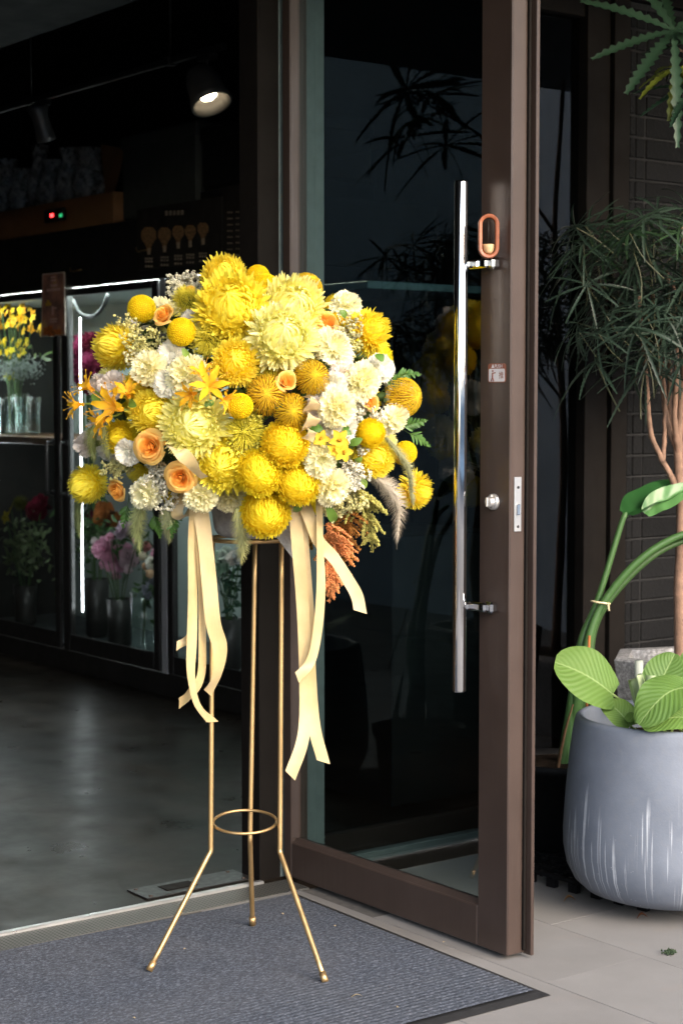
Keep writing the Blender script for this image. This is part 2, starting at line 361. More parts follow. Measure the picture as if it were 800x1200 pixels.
# ------------------------------------------------------------------ entrance post and fixed window
po = thing('entrance_post', (2.815, 4.06, 0), 'dark brown metal entrance post the glass door hangs on', 'door post')
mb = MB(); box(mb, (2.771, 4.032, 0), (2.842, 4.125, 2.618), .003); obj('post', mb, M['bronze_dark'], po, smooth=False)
mb = MB(); box(mb, (2.8425, 4.034, 0), (2.866, 4.10, 2.618), .002); obj('highlight_strip', mb, M['pale_frame'], po, smooth=False)  # added pale strip: the highlight along the post edge, put into the colour
wi = thing('shopfront_window', (3.5, 4.07, 0), 'fixed dark shopfront window in bronze frame between door post and tiled wall', 'window')
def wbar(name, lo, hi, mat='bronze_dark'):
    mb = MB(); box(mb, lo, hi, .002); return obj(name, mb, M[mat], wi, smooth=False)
wbar('left_stile', (2.935, 4.045, .03), (3.006, 4.10, 2.545), 'pale_frame')  # paler than the other bars: a grey reflection put into its colour
wbar('sill', (2.8665, 4.022, 0), (3.76, 4.12, .028), 'pale_frame'); wbar('sill', (3.7605, 4.022, 0), (4.215, 4.12, .028)); wbar('bottom_rail', (3.0065, 4.05, .0285), (4.028, 4.10, .09))
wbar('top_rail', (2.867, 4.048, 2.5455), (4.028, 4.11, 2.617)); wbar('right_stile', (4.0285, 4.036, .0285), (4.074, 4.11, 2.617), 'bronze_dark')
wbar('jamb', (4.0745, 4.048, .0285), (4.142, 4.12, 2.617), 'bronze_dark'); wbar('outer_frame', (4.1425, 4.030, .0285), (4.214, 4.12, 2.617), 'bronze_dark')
mb = MB(); mb.add([(3.0062, 4.075, .09), (4.0283, 4.075, .09), (4.0283, 4.075, 2.545), (3.0062, 4.075, 2.545)], [(0, 1, 2, 3)]); obj('pane', mb, M['shop_glass'], wi, smooth=False)
mb = MB(); mb.add([(2.8662, 4.075, .0285), (2.9348, 4.075, .0285), (2.9348, 4.075, 2.545), (2.8662, 4.075, 2.545)], [(0, 1, 2, 3)]); obj('pane', mb, M['shop_glass'], wi, smooth=False)

# ------------------------------------------------------------------ tiled wall, every tile a piece
tw = MB(); box(tw, (4.218, 4.046, -.05), (7.2, 4.2, 2.619), 0)
tw = tag(obj('tiled_wall', tw, M['grout'], smooth=False, origin=(5.2, 4.1, -.05)), 'dark grey wall of narrow rectangular stone tiles beside the window', 'wall')
tmesh = {}
def tile_at(x0, x1, z0, z1, y):
    w, h = round(x1 - x0, 3), round(z1 - z0, 3); key = (w, h)
    if key not in tmesh:
        mb = MB(); box(mb, (0, -.018, 0), (w, 0, h), .0035); tmesh[key] = mb.mesh('tile', M['tile'], False)
    return link('tile', tmesh[key], tw, tuple(A(x0, y + random.uniform(-.0025, .0015), z0) - wloc(tw)))
zc = .003
while zc < 2.55:
    x = 4.2205
    for w in (.033, .048, .218, .218, .218):
        tile_at(x, x + w - .006, zc, zc + .0625, 4.0595 + (.0 if w > .04 else -.004)); x += w
    zc += .0685

# ------------------------------------------------------------------ glass door standing open
XD = 2.845
do = thing('glass_door', (2.875, 4.0, 0), 'open glass door with broad dark brown metal frame and long steel pull handle', 'door')
def dbar(name, lo, hi, mat='bronze', b=.003, parent=None):
    mb = MB(); box(mb, lo, hi, b); return obj(name, mb, M[mat], parent or do, smooth=False)
dbar('lock_stile', (XD, 3.096, .012), (XD + .058, 3.2045, 2.60))
dbar('hinge_stile', (XD, 3.985, .012), (XD + .058, 4.022, 2.60), 'bronze')
dbar('bottom_rail', (XD, 3.205, .012), (XD + .058, 3.9845, .112)); dbar('top_rail', (XD, 3.205, 2.47), (XD + .058, 3.9845, 2.60))
# sloping glazing bead along the pane
def bead(name, a, b_, inn, r=.011):
    mb = MB(); a, b_, inn = A(*a), A(*b_), A(*inn); x = A(1, 0, 0)
    P = [a, b_]; V = []
    for p in P: V += [p + x * .004, p + x * .018 + inn * r, p + x * .03 + inn * r, p + x * .03]
    mb.add(V, [(0, 1, 5, 4), (1, 2, 6, 5), (2, 3, 7, 6), (3, 0, 4, 7), (0, 3, 2, 1), (4, 5, 6, 7)]); return obj(name, mb, M['bronze'], do, smooth=False)
bead('glazing_bead', (XD, 3.2045, .112), (XD, 3.985, .112), (0, 0, 1)); bead('glazing_bead', (XD, 3.985, .124), (XD, 3.985, 2.46), (0, -1, 0))
mb = MB(); mb.add([(XD + .024, 3.2, .105), (XD + .024, 3.99, .105), (XD + .024, 3.99, 2.48), (XD + .024, 3.2, 2.48)], [(0, 1, 2, 3)]); obj('pane', mb, M['door_glass'], do, smooth=False)
# weather strip on the free edge
dbar('weather_strip', (XD + .0585, 3.076, .008), (XD + .069, 3.150, 2.595), 'bronze', .0015)
dbar('weather_strip', (XD + .046, 3.0885, .02), (XD + .0535, 3.0958, 2.59), 'bronze_dark', .001)
# pull handle
hb = MB(); HX = XD - .055; HY = onX(539, 500, HX)[1]; MY = onX(582, 308, XD)[1]
hz0, hz1 = onX(539, 811, HX)[2], onX(539, 212, HX)[2]
tube(hb, [(HX, HY, hz0), (HX, HY, hz0 + .004), (HX, HY, 1.2), (HX, HY, hz1 - .004), (HX, HY, hz1)], [.0150, .0165, .0165, .0165, .0150], 28)
hd = obj('pull_handle', hb, M['chrome'], do)
for z in (onX(570, 310, XD)[2], onX(570, 710, XD)[2]):
    mb = MB(); box(mb, (HX + .006, HY - .020, z - .009), (HX + .030, HY + .006, z + .009), .004); box(mb, (HX + .020, MY, z - .011), (HX + .040, HY + .002, z + .011), .005)
    box(mb, (HX + .030, MY - .014, z - .014), (HX + .0548, MY + .016, z + .014), .006); obj('bracket', mb, M['chrome'], hd, smooth=False)
# lock: thumb turn on the face, plate on the edge
ZL = 1.104; lk = MB(); P0 = A(XD - .0005, 3.151, ZL)
def disc_x(mb, c, prof, k=28):   # lathe around the x axis, growing towards -x
    m0 = MB(); lathe(m0, prof, (0, 0, 0), k); V = np.vstack(m0.v); mb.add(np.stack([c[0] - V[:, 2], c[1] + V[:, 0], c[2] + V[:, 1]], -1), m0.f[0]); return mb
disc_x(lk, P0, [(.0195, 0), (.0195, .006), (.017, .009), (0, .009)]); lk = obj('thumb_turn', lk, M['satin_steel'], do)
mb = MB(); disc_x(mb, P0 - A(.009, 0, 0), [(.013, 0), (.0125, .010), (.010, .012), (0, .012)]); obj('knob', mb, M['satin_steel'], lk)
mb = MB(); box(mb, (XD - .026, 3.151 - .003, ZL - .011), (XD - .0215, 3.151 + .003, ZL + .011), .001); obj('grip', mb, M['satin_steel'], lk, smooth=False)
pl = MB(); box(pl, (XD + .012, 3.0925, 1.035), (XD + .034, 3.0962, 1.165), .001); pl = obj('lock_plate', pl, M['satin_steel'], do, smooth=False)
mb = MB(); box(mb, (XD + .0165, 3.088, 1.075), (XD + .0265, 3.0927, 1.100), .001); obj('latch_bolt', mb, M['chrome'], pl, smooth=False)
for z in (1.047, 1.140):
    mb = MB(); m0 = MB(); lathe(m0, [(.0035, 0), (.0035, .001), (0, .0016)], (0, 0, 0), 10); V = np.vstack(m0.v)
    mb.add(np.stack([XD + .023 + V[:, 0], 3.0924 - V[:, 2], z + V[:, 1]], -1), m0.f[0]); obj('screw', mb, M['black_metal'], pl)

# push sticker
WHITE = plain('white_print', (.62, .60, .63), .5, 0, .05); RUST = plain('rust_red_print', (.23, .075, .045), .5, 0, .1)
st = thing('push_sticker', (XD - .0006, 3.143, 1.375), 'small white and rust red push sticker on the brown door stile', 'sticker')
def rr_poly(y0, y1, z0, z1, r, n=5):
    out = []
    for cy, cz, a0 in ((y1 - r, z1 - r, 0), (y0 + r, z1 - r, 90), (y0 + r, z0 + r, 180), (y1 - r, z0 + r, 270)):
        for k in range(n + 1): a = math.radians(a0 + 90 * k / n); out.append((cy + r * math.cos(a), cz + r * math.sin(a)))
    return out
def plate_x(name, poly, x0, x1, mat, parent):
    n = len(poly); mb = MB(); V = [(x0, y, z) for y, z in poly] + [(x1, y, z) for y, z in poly]
    mb.add(V, [(i, (i + 1) % n, (i + 1) % n + n, i + n) for i in range(n)]); mb.f.append(np.array([list(range(n))])); mb.f.append(np.array([list(range(n, 2 * n))[::-1]]))
    return obj(name, mb, mat, parent, smooth=False)
SY0, SY1, SZ0, SZ1 = 3.112, 3.174, 1.388, 1.433
plate_x('backing', rr_poly(SY0, SY1, SZ0, SZ1, .006), XD - .0005, XD - .0012, RUST, st)
plate_x('panel', rr_poly(SY0 + .003, SY1 - .003, SZ0 + .002, SZ1 - .0125, .004), XD - .0013, XD - .0016, WHITE, st)
def text_x(txt, y, z, size, mat, parent, X, name='lettering'):
    """print on a wall that faces -x; reads along -y"""
    c = bpy.data.curves.new(name, 'FONT'); c.body = txt; c.size = size; c.align_x = 'CENTER'; c.align_y = 'CENTER'; c.extrude = .0001
    o = bpy.data.objects.new(name, c); COL.objects.link(o); dg = bpy.context.evaluated_depsgraph_get(); me = bpy.data.meshes.new_from_object(o.evaluated_get(dg)); bpy.data.objects.remove(o)
    me.name = name; me.materials.clear(); me.materials.append(mat)
    R = Matrix(((0, 0, -1), (-1, 0, 0), (0, 1, 0))).to_4x4(); me.transform(Matrix.Translation(Vector((A(X, y, z) - wloc(parent)).tolist())) @ R)
    return link(name, me, parent)
text_x('▲PUSH', 3.143, SZ1 - .0068, .0115, WHITE, st, XD - .0016); text_x('推', 3.127, 1.404, .018, RUST, st, XD - .0019)
mb = MB(); xx = XD - .0018
def stick(a, b, r): tube(mb, [(xx, *a), (xx, *b)], r, 6)
stick((3.157, 1.411), (3.157, 1.400), .0019); stick((3.157, 1.400), (3.163, 1.391), .0015); stick((3.157, 1.401), (3.153, 1.391), .0015); stick((3.157, 1.410), (3.147, 1.411), .0013)
disc_x(mb, (xx + .001, 3.157, 1.4155), [(.0025, 0), (.0025, .0012), (0, .0012)], 12); obj('walking_figure', mb, RUST, st)

# oval wooden chime leaning on the upper bracket
WOOD_R = NT('reddish_wood'); _v = WOOD_R.coords(scale=(1, 1, .25)); WOOD_R.l(WOOD_R.ramp(WOOD_R.noise(120, _v, 5), [(.3, (.16, .042, .016)), (.7, (.30, .095, .040))]), WOOD_R.p.inputs['Base Color']); WOOD_R.set(Roughness=.4); WOOD_R = WOOD_R.m
WOOD_L = NT('pale_wood'); _v = WOOD_L.coords(scale=(1, 1, .25)); WOOD_L.l(WOOD_L.ramp(WOOD_L.noise(120, _v, 5), [(.3, (.42, .26, .13)), (.7, (.56, .38, .21))]), WOOD_L.p.inputs['Base Color']); WOOD_L.set(Roughness=.5); WOOD_L = WOOD_L.m
ch = thing('wooden_chime', (XD - .018, 3.175, 1.672), 'oval reddish wooden ring chime with pale wooden cup above the handle bracket', 'chime')
CH = onX(572, 277, XD - .037); hw = .0195; hl = .0275; fh_ = np.array([FWD[0], FWD[1], 0]); fh_ /= np.linalg.norm(fh_)
P = np.array([CH + RIGHT * hw * math.cos(a) + A(0, 0, 1) * ((hl if math.sin(a) >= 0 else -hl) + hw * math.sin(a)) for a in np.linspace(0, 2 * math.pi, 49)]); P[-1] = P[0]; P = np.vstack([P[:-1], P[-2] * A(1, 1, 0) + A(0, 0, CH[2] - hl), P[:1]])
T = np.gradient(P, axis=0); T[0] = T[-1] = A(0, 0, 1); T /= np.linalg.norm(T, axis=1, keepdims=True) + 1e-9; N = np.cross(T, fh_); ring = []
mb = MB()
for a, b in ((-.011, -.0030), (-.0095, -.0048), (.0095, -.0048), (.011, -.003), (.011, .003), (.0095, .0042), (-.0095, .0042), (-.011, .003)): ring.append(P + fh_ * a + N * b)
ring.append(ring[0]); grid(mb, np.stack(ring, 1)); obj('oval_ring', mb, WOOD_R, ch)
mb = MB(); lathe(mb, [(0, -.0205), (.008, -.0185), (.0118, -.013), (.0135, -.004), (.0135, .003), (0, .003)], tuple(CH - A(0, 0, .0215)), 24); obj('cup', mb, WOOD_L, ch)
mb = MB(); tube(mb, [CH - A(0, 0, .02), CH + A(0, 0, .045)], .0009, 6); obj('string', mb, M['black_metal'], ch)
# ------------------------------------------------------------------ gold flower stand
s = NT('brushed_gold'); v = s.coords(scale=(1, 1, .1))
s.l(s.ramp(s.noise(60, v, 5), [(.3, (.46, .30, .13)), (.7, (.58, .39, .19))]), s.p.inputs['Base Color'])
s.l(s.ramp(s.noise(35, v, 5), [(.3, (.34,) * 3), (.7, (.50,) * 3)]), s.p.inputs['Roughness']); s.set(Metallic=.85); GOLD = s.m
SX, SY = 2.36, 3.50; DC = 4.27
fs = thing('flower_stand', (SX, SY, .012), 'tall gold metal tripod flower stand with a small ring between its legs', 'flower stand')
def mk_leg(foot, bend, top):
    P = np.vstack([np.linspace(foot, bend, 8)[:-1], smooth_path([bend + (foot - bend) * .04, bend, bend + (top - bend) * .02], 6), np.linspace(bend + (top - bend) * .03, top, 8)])
    mb = MB(); tube(mb, P, .0062, 12); o = obj('leg', mb, GOLD, fs); mb = MB(); d = (bend - foot) / np.linalg.norm(bend - foot)
    tube(mb, [foot - d * .001, foot + d * .022], .0082, 12); obj('foot_cap', mb, GOLD, o); return o
fL, fR, fB = ground(175, 1137, .016), ground(381, 1150, .016), ground(296, 1083, .016)
bL, bR, bB = at(247, 997, 4.245), at(328, 998, 4.255), at(293, 985, 4.40)
tL, tR, tB = at(249, 628, 4.245), at(330, 628, 4.255), at(299, 632, 4.40)
for a, b, c in ((fL, bL, tL), (fR, bR, tR), (fB, bB, tB)): mk_leg(a, b, c)
rc = at(287, 963, 4.29); mb = MB(); aa = np.linspace(0, 2 * math.pi, 61); d1 = RIGHT; d2 = np.cross(A(0, 0, 1), RIGHT) * .985 + A(0, 0, .105)
tube(mb, rc + .0765 * np.cos(aa)[:, None] * d1 + .0835 * np.sin(aa)[:, None] * d2, .0036, 8, cap=False); obj('ring', mb, GOLD, fs)
tc_ = (tL + tR + tB) / 3; mb = MB(); tube(mb, tc_ + .100 * np.stack([np.cos(aa), np.sin(aa), aa * 0], -1) + A(0, 0, -.004), .005, 8, cap=False); obj('top_ring', mb, GOLD, fs)

# ------------------------------------------------------------------ flower meshes (unit radius, facing +z)
LIN = lambda r, g, b: tuple(((c / 255 + .055) / 1.055) ** 2.4 if c > 10 else c / 255 / 12.92 for c in (r, g, b))
PET = petal('petal', .48, .6, .004, .08); PETW = petal('white_petal', .45, .6, .004, .06); LEAFM = petal('leaf_tissue', .22, .45, .015, .25, .4)
def fib(n, tmax, jit=.0):
    k = np.arange(n) + .5; th = np.arccos(1 - (1 - math.cos(tmax)) * k / n); ph = k * 2.399963
    return th + rng.normal(0, jit, n), ph + rng.normal(0, jit, n)
def rays(mb, th, ph, R, r0, curl, width, cup, spread, cb, ct, nu=5, tip=.25, belly=.5):
    """petals growing out of a common heart: th = polar angle, curl > 0 bends them inwards"""
    n = len(th); t = np.linspace(0, 1, nu + 1)
    ang = th[:, None] + spread * (1 - t) - curl[:, None] * t ** 2; rad = r0 + (R[:, None] - r0) * t ** .85
    rho, z = rad * np.sin(ang), rad * np.cos(ang); er = np.stack([np.cos(ph), np.sin(ph), 0 * ph], -1); ep = np.stack([-np.sin(ph), np.cos(ph), 0 * ph], -1)
    C = rho[..., None] * er[:, None] + z[..., None] * A(0, 0, 1)
    dr, dz = np.gradient(rho, axis=1), np.gradient(z, axis=1); L = np.hypot(dr, dz) + 1e-9
    Nn = (-dz / L)[..., None] * er[:, None] + (dr / L)[..., None] * A(0, 0, 1)       # towards the axis
    w = width[:, None] * ((1 - belly) + belly * np.sin(np.pi * np.clip(t * .8 + .1, 0, 1))) * (1 - (1 - tip) * t ** 5)
    tw = rng.normal(0, .25, n)[:, None] * t
    side = ep[:, None] * np.cos(tw)[..., None] + Nn * np.sin(tw)[..., None]
    V = np.stack([C - side * w[..., None] + Nn * (cup * w)[..., None], C, C + side * w[..., None] + Nn * (cup * w)[..., None]], 2)
    cb, ct = np.asarray(cb), np.asarray(ct); cc = cb + (ct - cb) * t[None, :, None] ** .8 * np.ones((n, 1, 1))
    cc = cc * (1 + rng.normal(0, .05, (n, 1, 1))); grids(mb, V, np.clip(np.repeat(cc[:, :, None], 3, 2), 0, 1)); return mb
DEEP, DEEPT = (.93, .73, .02), (.95, .83, .05); LEM, LEMT = (.93, .76, .05), (.95, .85, .12); PAL, PALT = (.92, .86, .24), (.96, .92, .42)
def mum(n, width, curl0, curl1, jit, cb, ct, tmax=122, cup=.5, r0=.55, rj=.05, spread=.35, rim=0., core=.72, tip=.3):
    mb = MB(); th, ph = fib(n, math.radians(tmax), jit); th = np.abs(th); f = th / math.radians(tmax)
    R = (1 + rim * f ** 3) * (1 + rng.normal(0, rj, n)); R *= .90 + .10 * np.clip(f * 2.5, 0, 1)
    rays(mb, th, ph, R, r0, curl0 + (curl1 - curl0) * f ** 1.5 + rng.normal(0, .09, n), width * (.65 + .35 * np.clip(f * 2, 0, 1)) * (1 + rng.normal(0, .15, n)), cup, spread, cb, ct, tip=tip)
    ball(mb, (0, 0, -.02), core, cb); return mb
FM = {}
def reg(name, mb, mat): FM[name] = mb.mesh(name, mat)
reg('mum_deep0', mum(760, .052, .14, -.12, .05, DEEP, DEEPT), PET); reg('mum_deep1', mum(720, .054, .12, -.2, .06, DEEP, LEMT), PET)
reg('mum_lem0', mum(640, .064, .18, -.15, .07, LEM, LEMT, rj=.07), PET); reg('mum_lem1', mum(660, .060, .14, -.15, .06, LEM, LEMT, rj=.06), PET)
reg('mum_pale0', mum(620, .066, .20, -.25, .08, PAL, PALT, rj=.085), PET); reg('mum_pale1', mum(580, .070, .18, -.3, .09, (.92, .87, .30), (.96, .93, .52), rj=.095), PET)
reg('mum_spray', mum(460, .062, .12, -.35, .07, (.92, .70, .02), (.95, .82, .08), rim=.18, rj=.07, tmax=114), PET)
reg('ball0', mum(900, .046, .10, .0, .035, DEEP, (.95, .76, .022), tmax=140, rj=.035, r0=.7, core=.84), PET); reg('ball1', mum(800, .050, .12, .02, .04, (.92, .70, .02), (.95, .82, .06), tmax=140, rj=.04, r0=.68, core=.82), PET)
mb = MB(); th, ph = fib(620, math.radians(170), .02); pts = np.stack([np.sin(th) * np.cos(ph), np.sin(th) * np.sin(ph), np.cos(th)], -1) * .95; ball(mb, (0, 0, 0), .93, (.80, .54, .008))
blobs(mb, pts, .062 * rng.uniform(.8, 1.2, 620), np.clip(A(.95, .77, .016) * rng.uniform(.85, 1.05, (620, 1)), 0, 1), OCT_V, OCT_F, .3); reg('billy', mb, PET)

def carnation(cb, ct, n=46, seed=0):
    r = np.random.default_rng(seed); mb = MB(); th, ph = fib(n, math.radians(100), .12); nu, nv = 6, 13; t = np.linspace(0, 1, nu + 1); s_ = np.linspace(-1, 1, nv)
    V = np.zeros((n, nu + 1, nv, 3)); Cc = np.zeros((n, nu + 1, nv, 3))
    for i in range(n):
        R = 1 + r.normal(0, .09); ang = th[i] + .35 * (1 - t) + r.uniform(-.1, .35) * t ** 2; rad = .12 + (R - .12) * t
        er = A(math.cos(ph[i]), math.sin(ph[i]), 0); ep = A(-math.sin(ph[i]), math.cos(ph[i]), 0); k1, p1, p2, am = r.uniform(5, 9), r.uniform(0, 6.3), r.uniform(0, 6.3), r.uniform(.05, .12)
        for a in range(nu + 1):
            jag = 1 + (t[a] > .9) * (.055 * (-1) ** np.arange(nv) + r.normal(0, .015, nv)) - .13 * t[a] * s_ ** 2
            C = (rad[a] * jag * math.sin(ang[a]))[:, None] * er + (rad[a] * jag * math.cos(ang[a]))[:, None] * A(0, 0, 1)
            nn = -math.cos(ang[a]) * er + math.sin(ang[a]) * A(0, 0, 1); w = .40 * t[a] ** .8 + .03
            ruf = am * t[a] ** 1.5 * np.sin(k1 * s_ + p1) + .05 * t[a] ** 3 * np.sin(2.7 * k1 * s_ + p2)
            V[i, a] = C + (w * s_)[:, None] * ep + ruf[:, None] * nn
        Cc[i] = (np.asarray(cb) + (np.asarray(ct) - cb) * (t ** .7)[:, None, None]) * (1 + r.normal(0, .03))
    grids(mb, V, np.clip(Cc, 0, 1)); ball(mb, (0, 0, -.15), .45, cb); lathe(mb, [(.02, -1.3), (.22, -1.15), (.27, -.6), (.30, -.25)], k=12, col=(.10, .17, .05)); return mb
reg('carn_cream0', carnation((.84, .78, .36), (.93, .89, .62), seed=1), PETW); reg('carn_cream1', carnation((.85, .81, .44), (.93, .90, .68), 40, 2), PETW)
reg('carn_white', carnation((.76, .75, .63), (.87, .85, .78), 44, 3), PETW); reg('carn_blush', carnation((.76, .68, .60), (.86, .79, .74), 44, 4), PETW)

ROSE = []
def rose_petal(phi, r, h, span, flare, z0, cb, ct, seed):
    q = np.random.default_rng(seed); nu, nv = 9, 9; t = np.linspace(0, 1, nu + 1)[:, None]; u = np.linspace(-1, 1, nv)[None]
    rho = r * (.30 + .70 * np.sin(np.clip(t * 1.25, 0, 1) * math.pi / 2)) + flare * t ** 4 * (1 - .35 * u ** 2) + .025 * t ** 2 * np.sin(4 * u + q.uniform(0, 6))
    z = z0 + h * t * (1 - .30 * t * u ** 2) - flare * .75 * t ** 7 + .015 * t * np.sin(5 * u + q.uniform(0, 6)); a = phi + u * span * (.35 + .65 * np.sin(np.clip(t * 1.1, 0, 1) * math.pi / 2))
    V = np.stack([rho * np.cos(a), rho * np.sin(a), z + 0 * a], -1); C = np.asarray(cb) + (np.asarray(ct) - cb) * (t ** .8)[..., None] * np.ones((1, nv, 1))
    return V, C
RC, RT = (.95, .46, .06), (.96, .63, .19)
mb = MB()
for k in range(9): grid(mb, *rose_petal(k * 2.2, .10 + .045 * k, 1.05 - .018 * k, 1.25, .015 + .012 * k, -.55, RC, (.95, .53, .11), k))
reg('rose_core', mb, PET)
for k in range(11):
    f = k / 10; mb = MB(); grid(mb, *rose_petal(k * 2.4 + .4, .50 + .30 * f, .98 - .30 * f, 1.0, .14 + .30 * f, -.55, RC, RT, 40 + k)); ROSE.append(mb.mesh('petal', PET))
mb = MB()                                                               # pincushion
th, ph = fib(230, math.radians(115), .05); ball(mb, (0, 0, -.05), .55, (.50, .30, .02), (1, 1, 1.05))
t = np.linspace(0, 1, 7)
for i in range(len(th)):
    a = th[i] + .15 * np.sin(t * 3) - .55 * t ** 2.2 * (th[i] > .2); r_ = .5 + .55 * np.sin(t * math.pi * .62); cph, sph = math.cos(ph[i]), math.sin(ph[i])
    P = np.stack([r_ * np.sin(a) * cph, r_ * np.sin(a) * sph, r_ * np.cos(a)], -1); cc = A(.84, .56, .02) + t[:, None] * (A(.94, .72, .04) - A(.84, .56, .02)); cc[-1] = (.55, .34, .05)
    tube(mb, P, np.r_[np.full(6, .017), .026], 4, cc, cap=False)
reg('pin', mb, PET)
mb = MB()                                                               # soft green tuft
th, ph = fib(900, math.radians(130), .1); n = 900
rays(mb, th, ph, rng.uniform(.75, 1.1, n), .3, rng.normal(0, .35, n), np.full(n, .014), .3, .2, (.60, .53, .04), (.85, .76, .10), nu=3, tip=.3); ball(mb, (0, 0, -.1), .5, (.16, .18, .02)); reg('tuft', mb, PET)
# spider lily: six reflexed petals and long stamens
LILY = []
for k in range(6):
    n = 11; t = np.linspace(0, 1, n); a = k * math.pi / 3 + .1 * (k % 2); cur = .35 + 1.15 * t ** 1.3; L = 1.0; step = L / (n - 1)
    rho = np.cumsum(np.sin(cur) * step) - step; z = np.cumsum(np.cos(cur) * step) - .3; er = A(math.cos(a), math.sin(a), 0); ep = A(-math.sin(a), math.cos(a), 0); w = .12 * np.sin(math.pi * np.clip(t * .9 + .08, 0, 1)) ** .7 + .008
    wav = .045 * np.sin(t * 16 + k) ; C = rho[:, None] * er + z[:, None] * A(0, 0, 1); up = A(0, 0, 1)
    V = np.stack([C - ep * w[:, None] + up * (wav + .03)[:, None], C, C + ep * w[:, None] + up * (.03 - wav)[:, None]], 1)
    cc = np.repeat((A(.92, .52, .04) + (A(.95, .55, .02) - A(.92, .52, .04)) * t[:, None])[:, None], 3, 1); mb = MB(); grid(mb, V, cc); LILY.append(mb.mesh('petal', PET))
mb = MB()
for k in range(6):
    a = k * math.pi / 3 + .5; t = np.linspace(0, 1, 9); P = np.stack([.6 * t ** 1.6 * math.cos(a), .6 * t ** 1.6 * math.sin(a), -.3 + 1.25 * t - .35 * t ** 2], -1)
    tube(mb, P, .012, 4, (.80, .50, .08)); ball(mb, P[-1], .035, (.55, .30, .03))
tube(mb, [(0, 0, -.9), (0, 0, -.25)], .05, 6, (.25, .32, .06)); reg('lily_core', mb, PET)
# small yellow orchid
mb = MB()
for k in range(5):
    a = k * 2 * math.pi / 5 + .3; t = np.linspace(0, 1, 7)[:, None]; u = np.linspace(-1, 1, 5)[None]; w = .34 * np.sin(math.pi * np.clip(t * .85 + .1, 0, 1)); rho = t * 1.0; zz = .25 * t - .25 * t ** 3 + .12 * u ** 2 * t
    V = np.stack([rho * math.cos(a) - w * u * math.sin(a), rho * math.sin(a) + w * u * math.cos(a), zz], -1); grid(mb, V, (.80, .56, .05))
for u_ in (-.1, 0, .1): ball(mb, (u_, .05, .16), .13, (.60, .30, .02), (1, 1, 1.3))
reg('orchid', mb, PET)

# ------------------------------------------------------------------ the arrangement
ar = thing('flower_arrangement', (SX, SY, 1.0), 'dome of yellow, cream and peach flowers with hanging ribbons on the gold stand', 'flower arrangement')
AC = (290, 468); AX, AY, ADEP = 232., 178., .27
def dome(px, py, off=0.):
    u, v = (px - AC[0]) / AX, (py - AC[1]) / AY; q = max(0., 1 - u * u - v * v); s_ = math.sqrt(q); d = DC - .02 - ADEP * s_ - off
    n = RIGHT * u * 1.0 - UP * v * .75 - FWD * (s_ * .9 + .55); n /= np.linalg.norm(n); return at(px, py, d), n, d
LB = dict(mum_deep='deep yellow incurved chrysanthemum', mum_lem='lemon yellow incurved chrysanthemum', mum_pale='large pale lemon chrysanthemum', mum_spray='yellow chrysanthemum with a fringed rim', ball='bright yellow ball chrysanthemum', billy='small golden button flower', carn_cream='cream carnation', carn_white='white carnation', carn_blush='blush white carnation', pin='golden pincushion flower', tuft='soft yellow green tuft', orchid='small yellow orchid')
NAMES = dict(mum='chrysanthemum', ball='ball_chrysanthemum', billy='button_flower', carn='carnation', pin='pincushion_flower', tuft='green_tuft', orchid='orchid')
def place(o, px, py, pr, off=0., tilt=None, roll=None, depth_r=True):
    P, n, d = dome(px, py, off)
    if tilt is not None: n = n + RIGHT * tilt[0] - UP * tilt[1]; n = n / np.linalg.norm(n)
    r = pr * 1.12 * d / FPX; o.location = tuple(P - wloc(ar)); q = Vector(n.tolist()).to_track_quat('Z', 'Y') @ Quaternion((0, 0, 1), random.uniform(0, 6.28) if roll is None else roll)
    o.rotation_mode = 'QUATERNION'; o.rotation_quaternion = q; o.scale = (r * random.uniform(.94, 1.06), r * random.uniform(.94, 1.06), r * random.uniform(.88, 1.08)); return o
def flower(kind, px, py, pr, off=0., tilt=None):
    base = kind.rstrip('01'); o = link(NAMES[base.split('_')[0]], FM[kind], ar); place(o, px, py, pr, off, tilt)
    o['label'] = LB[base] if base in LB else LB[kind]; return o
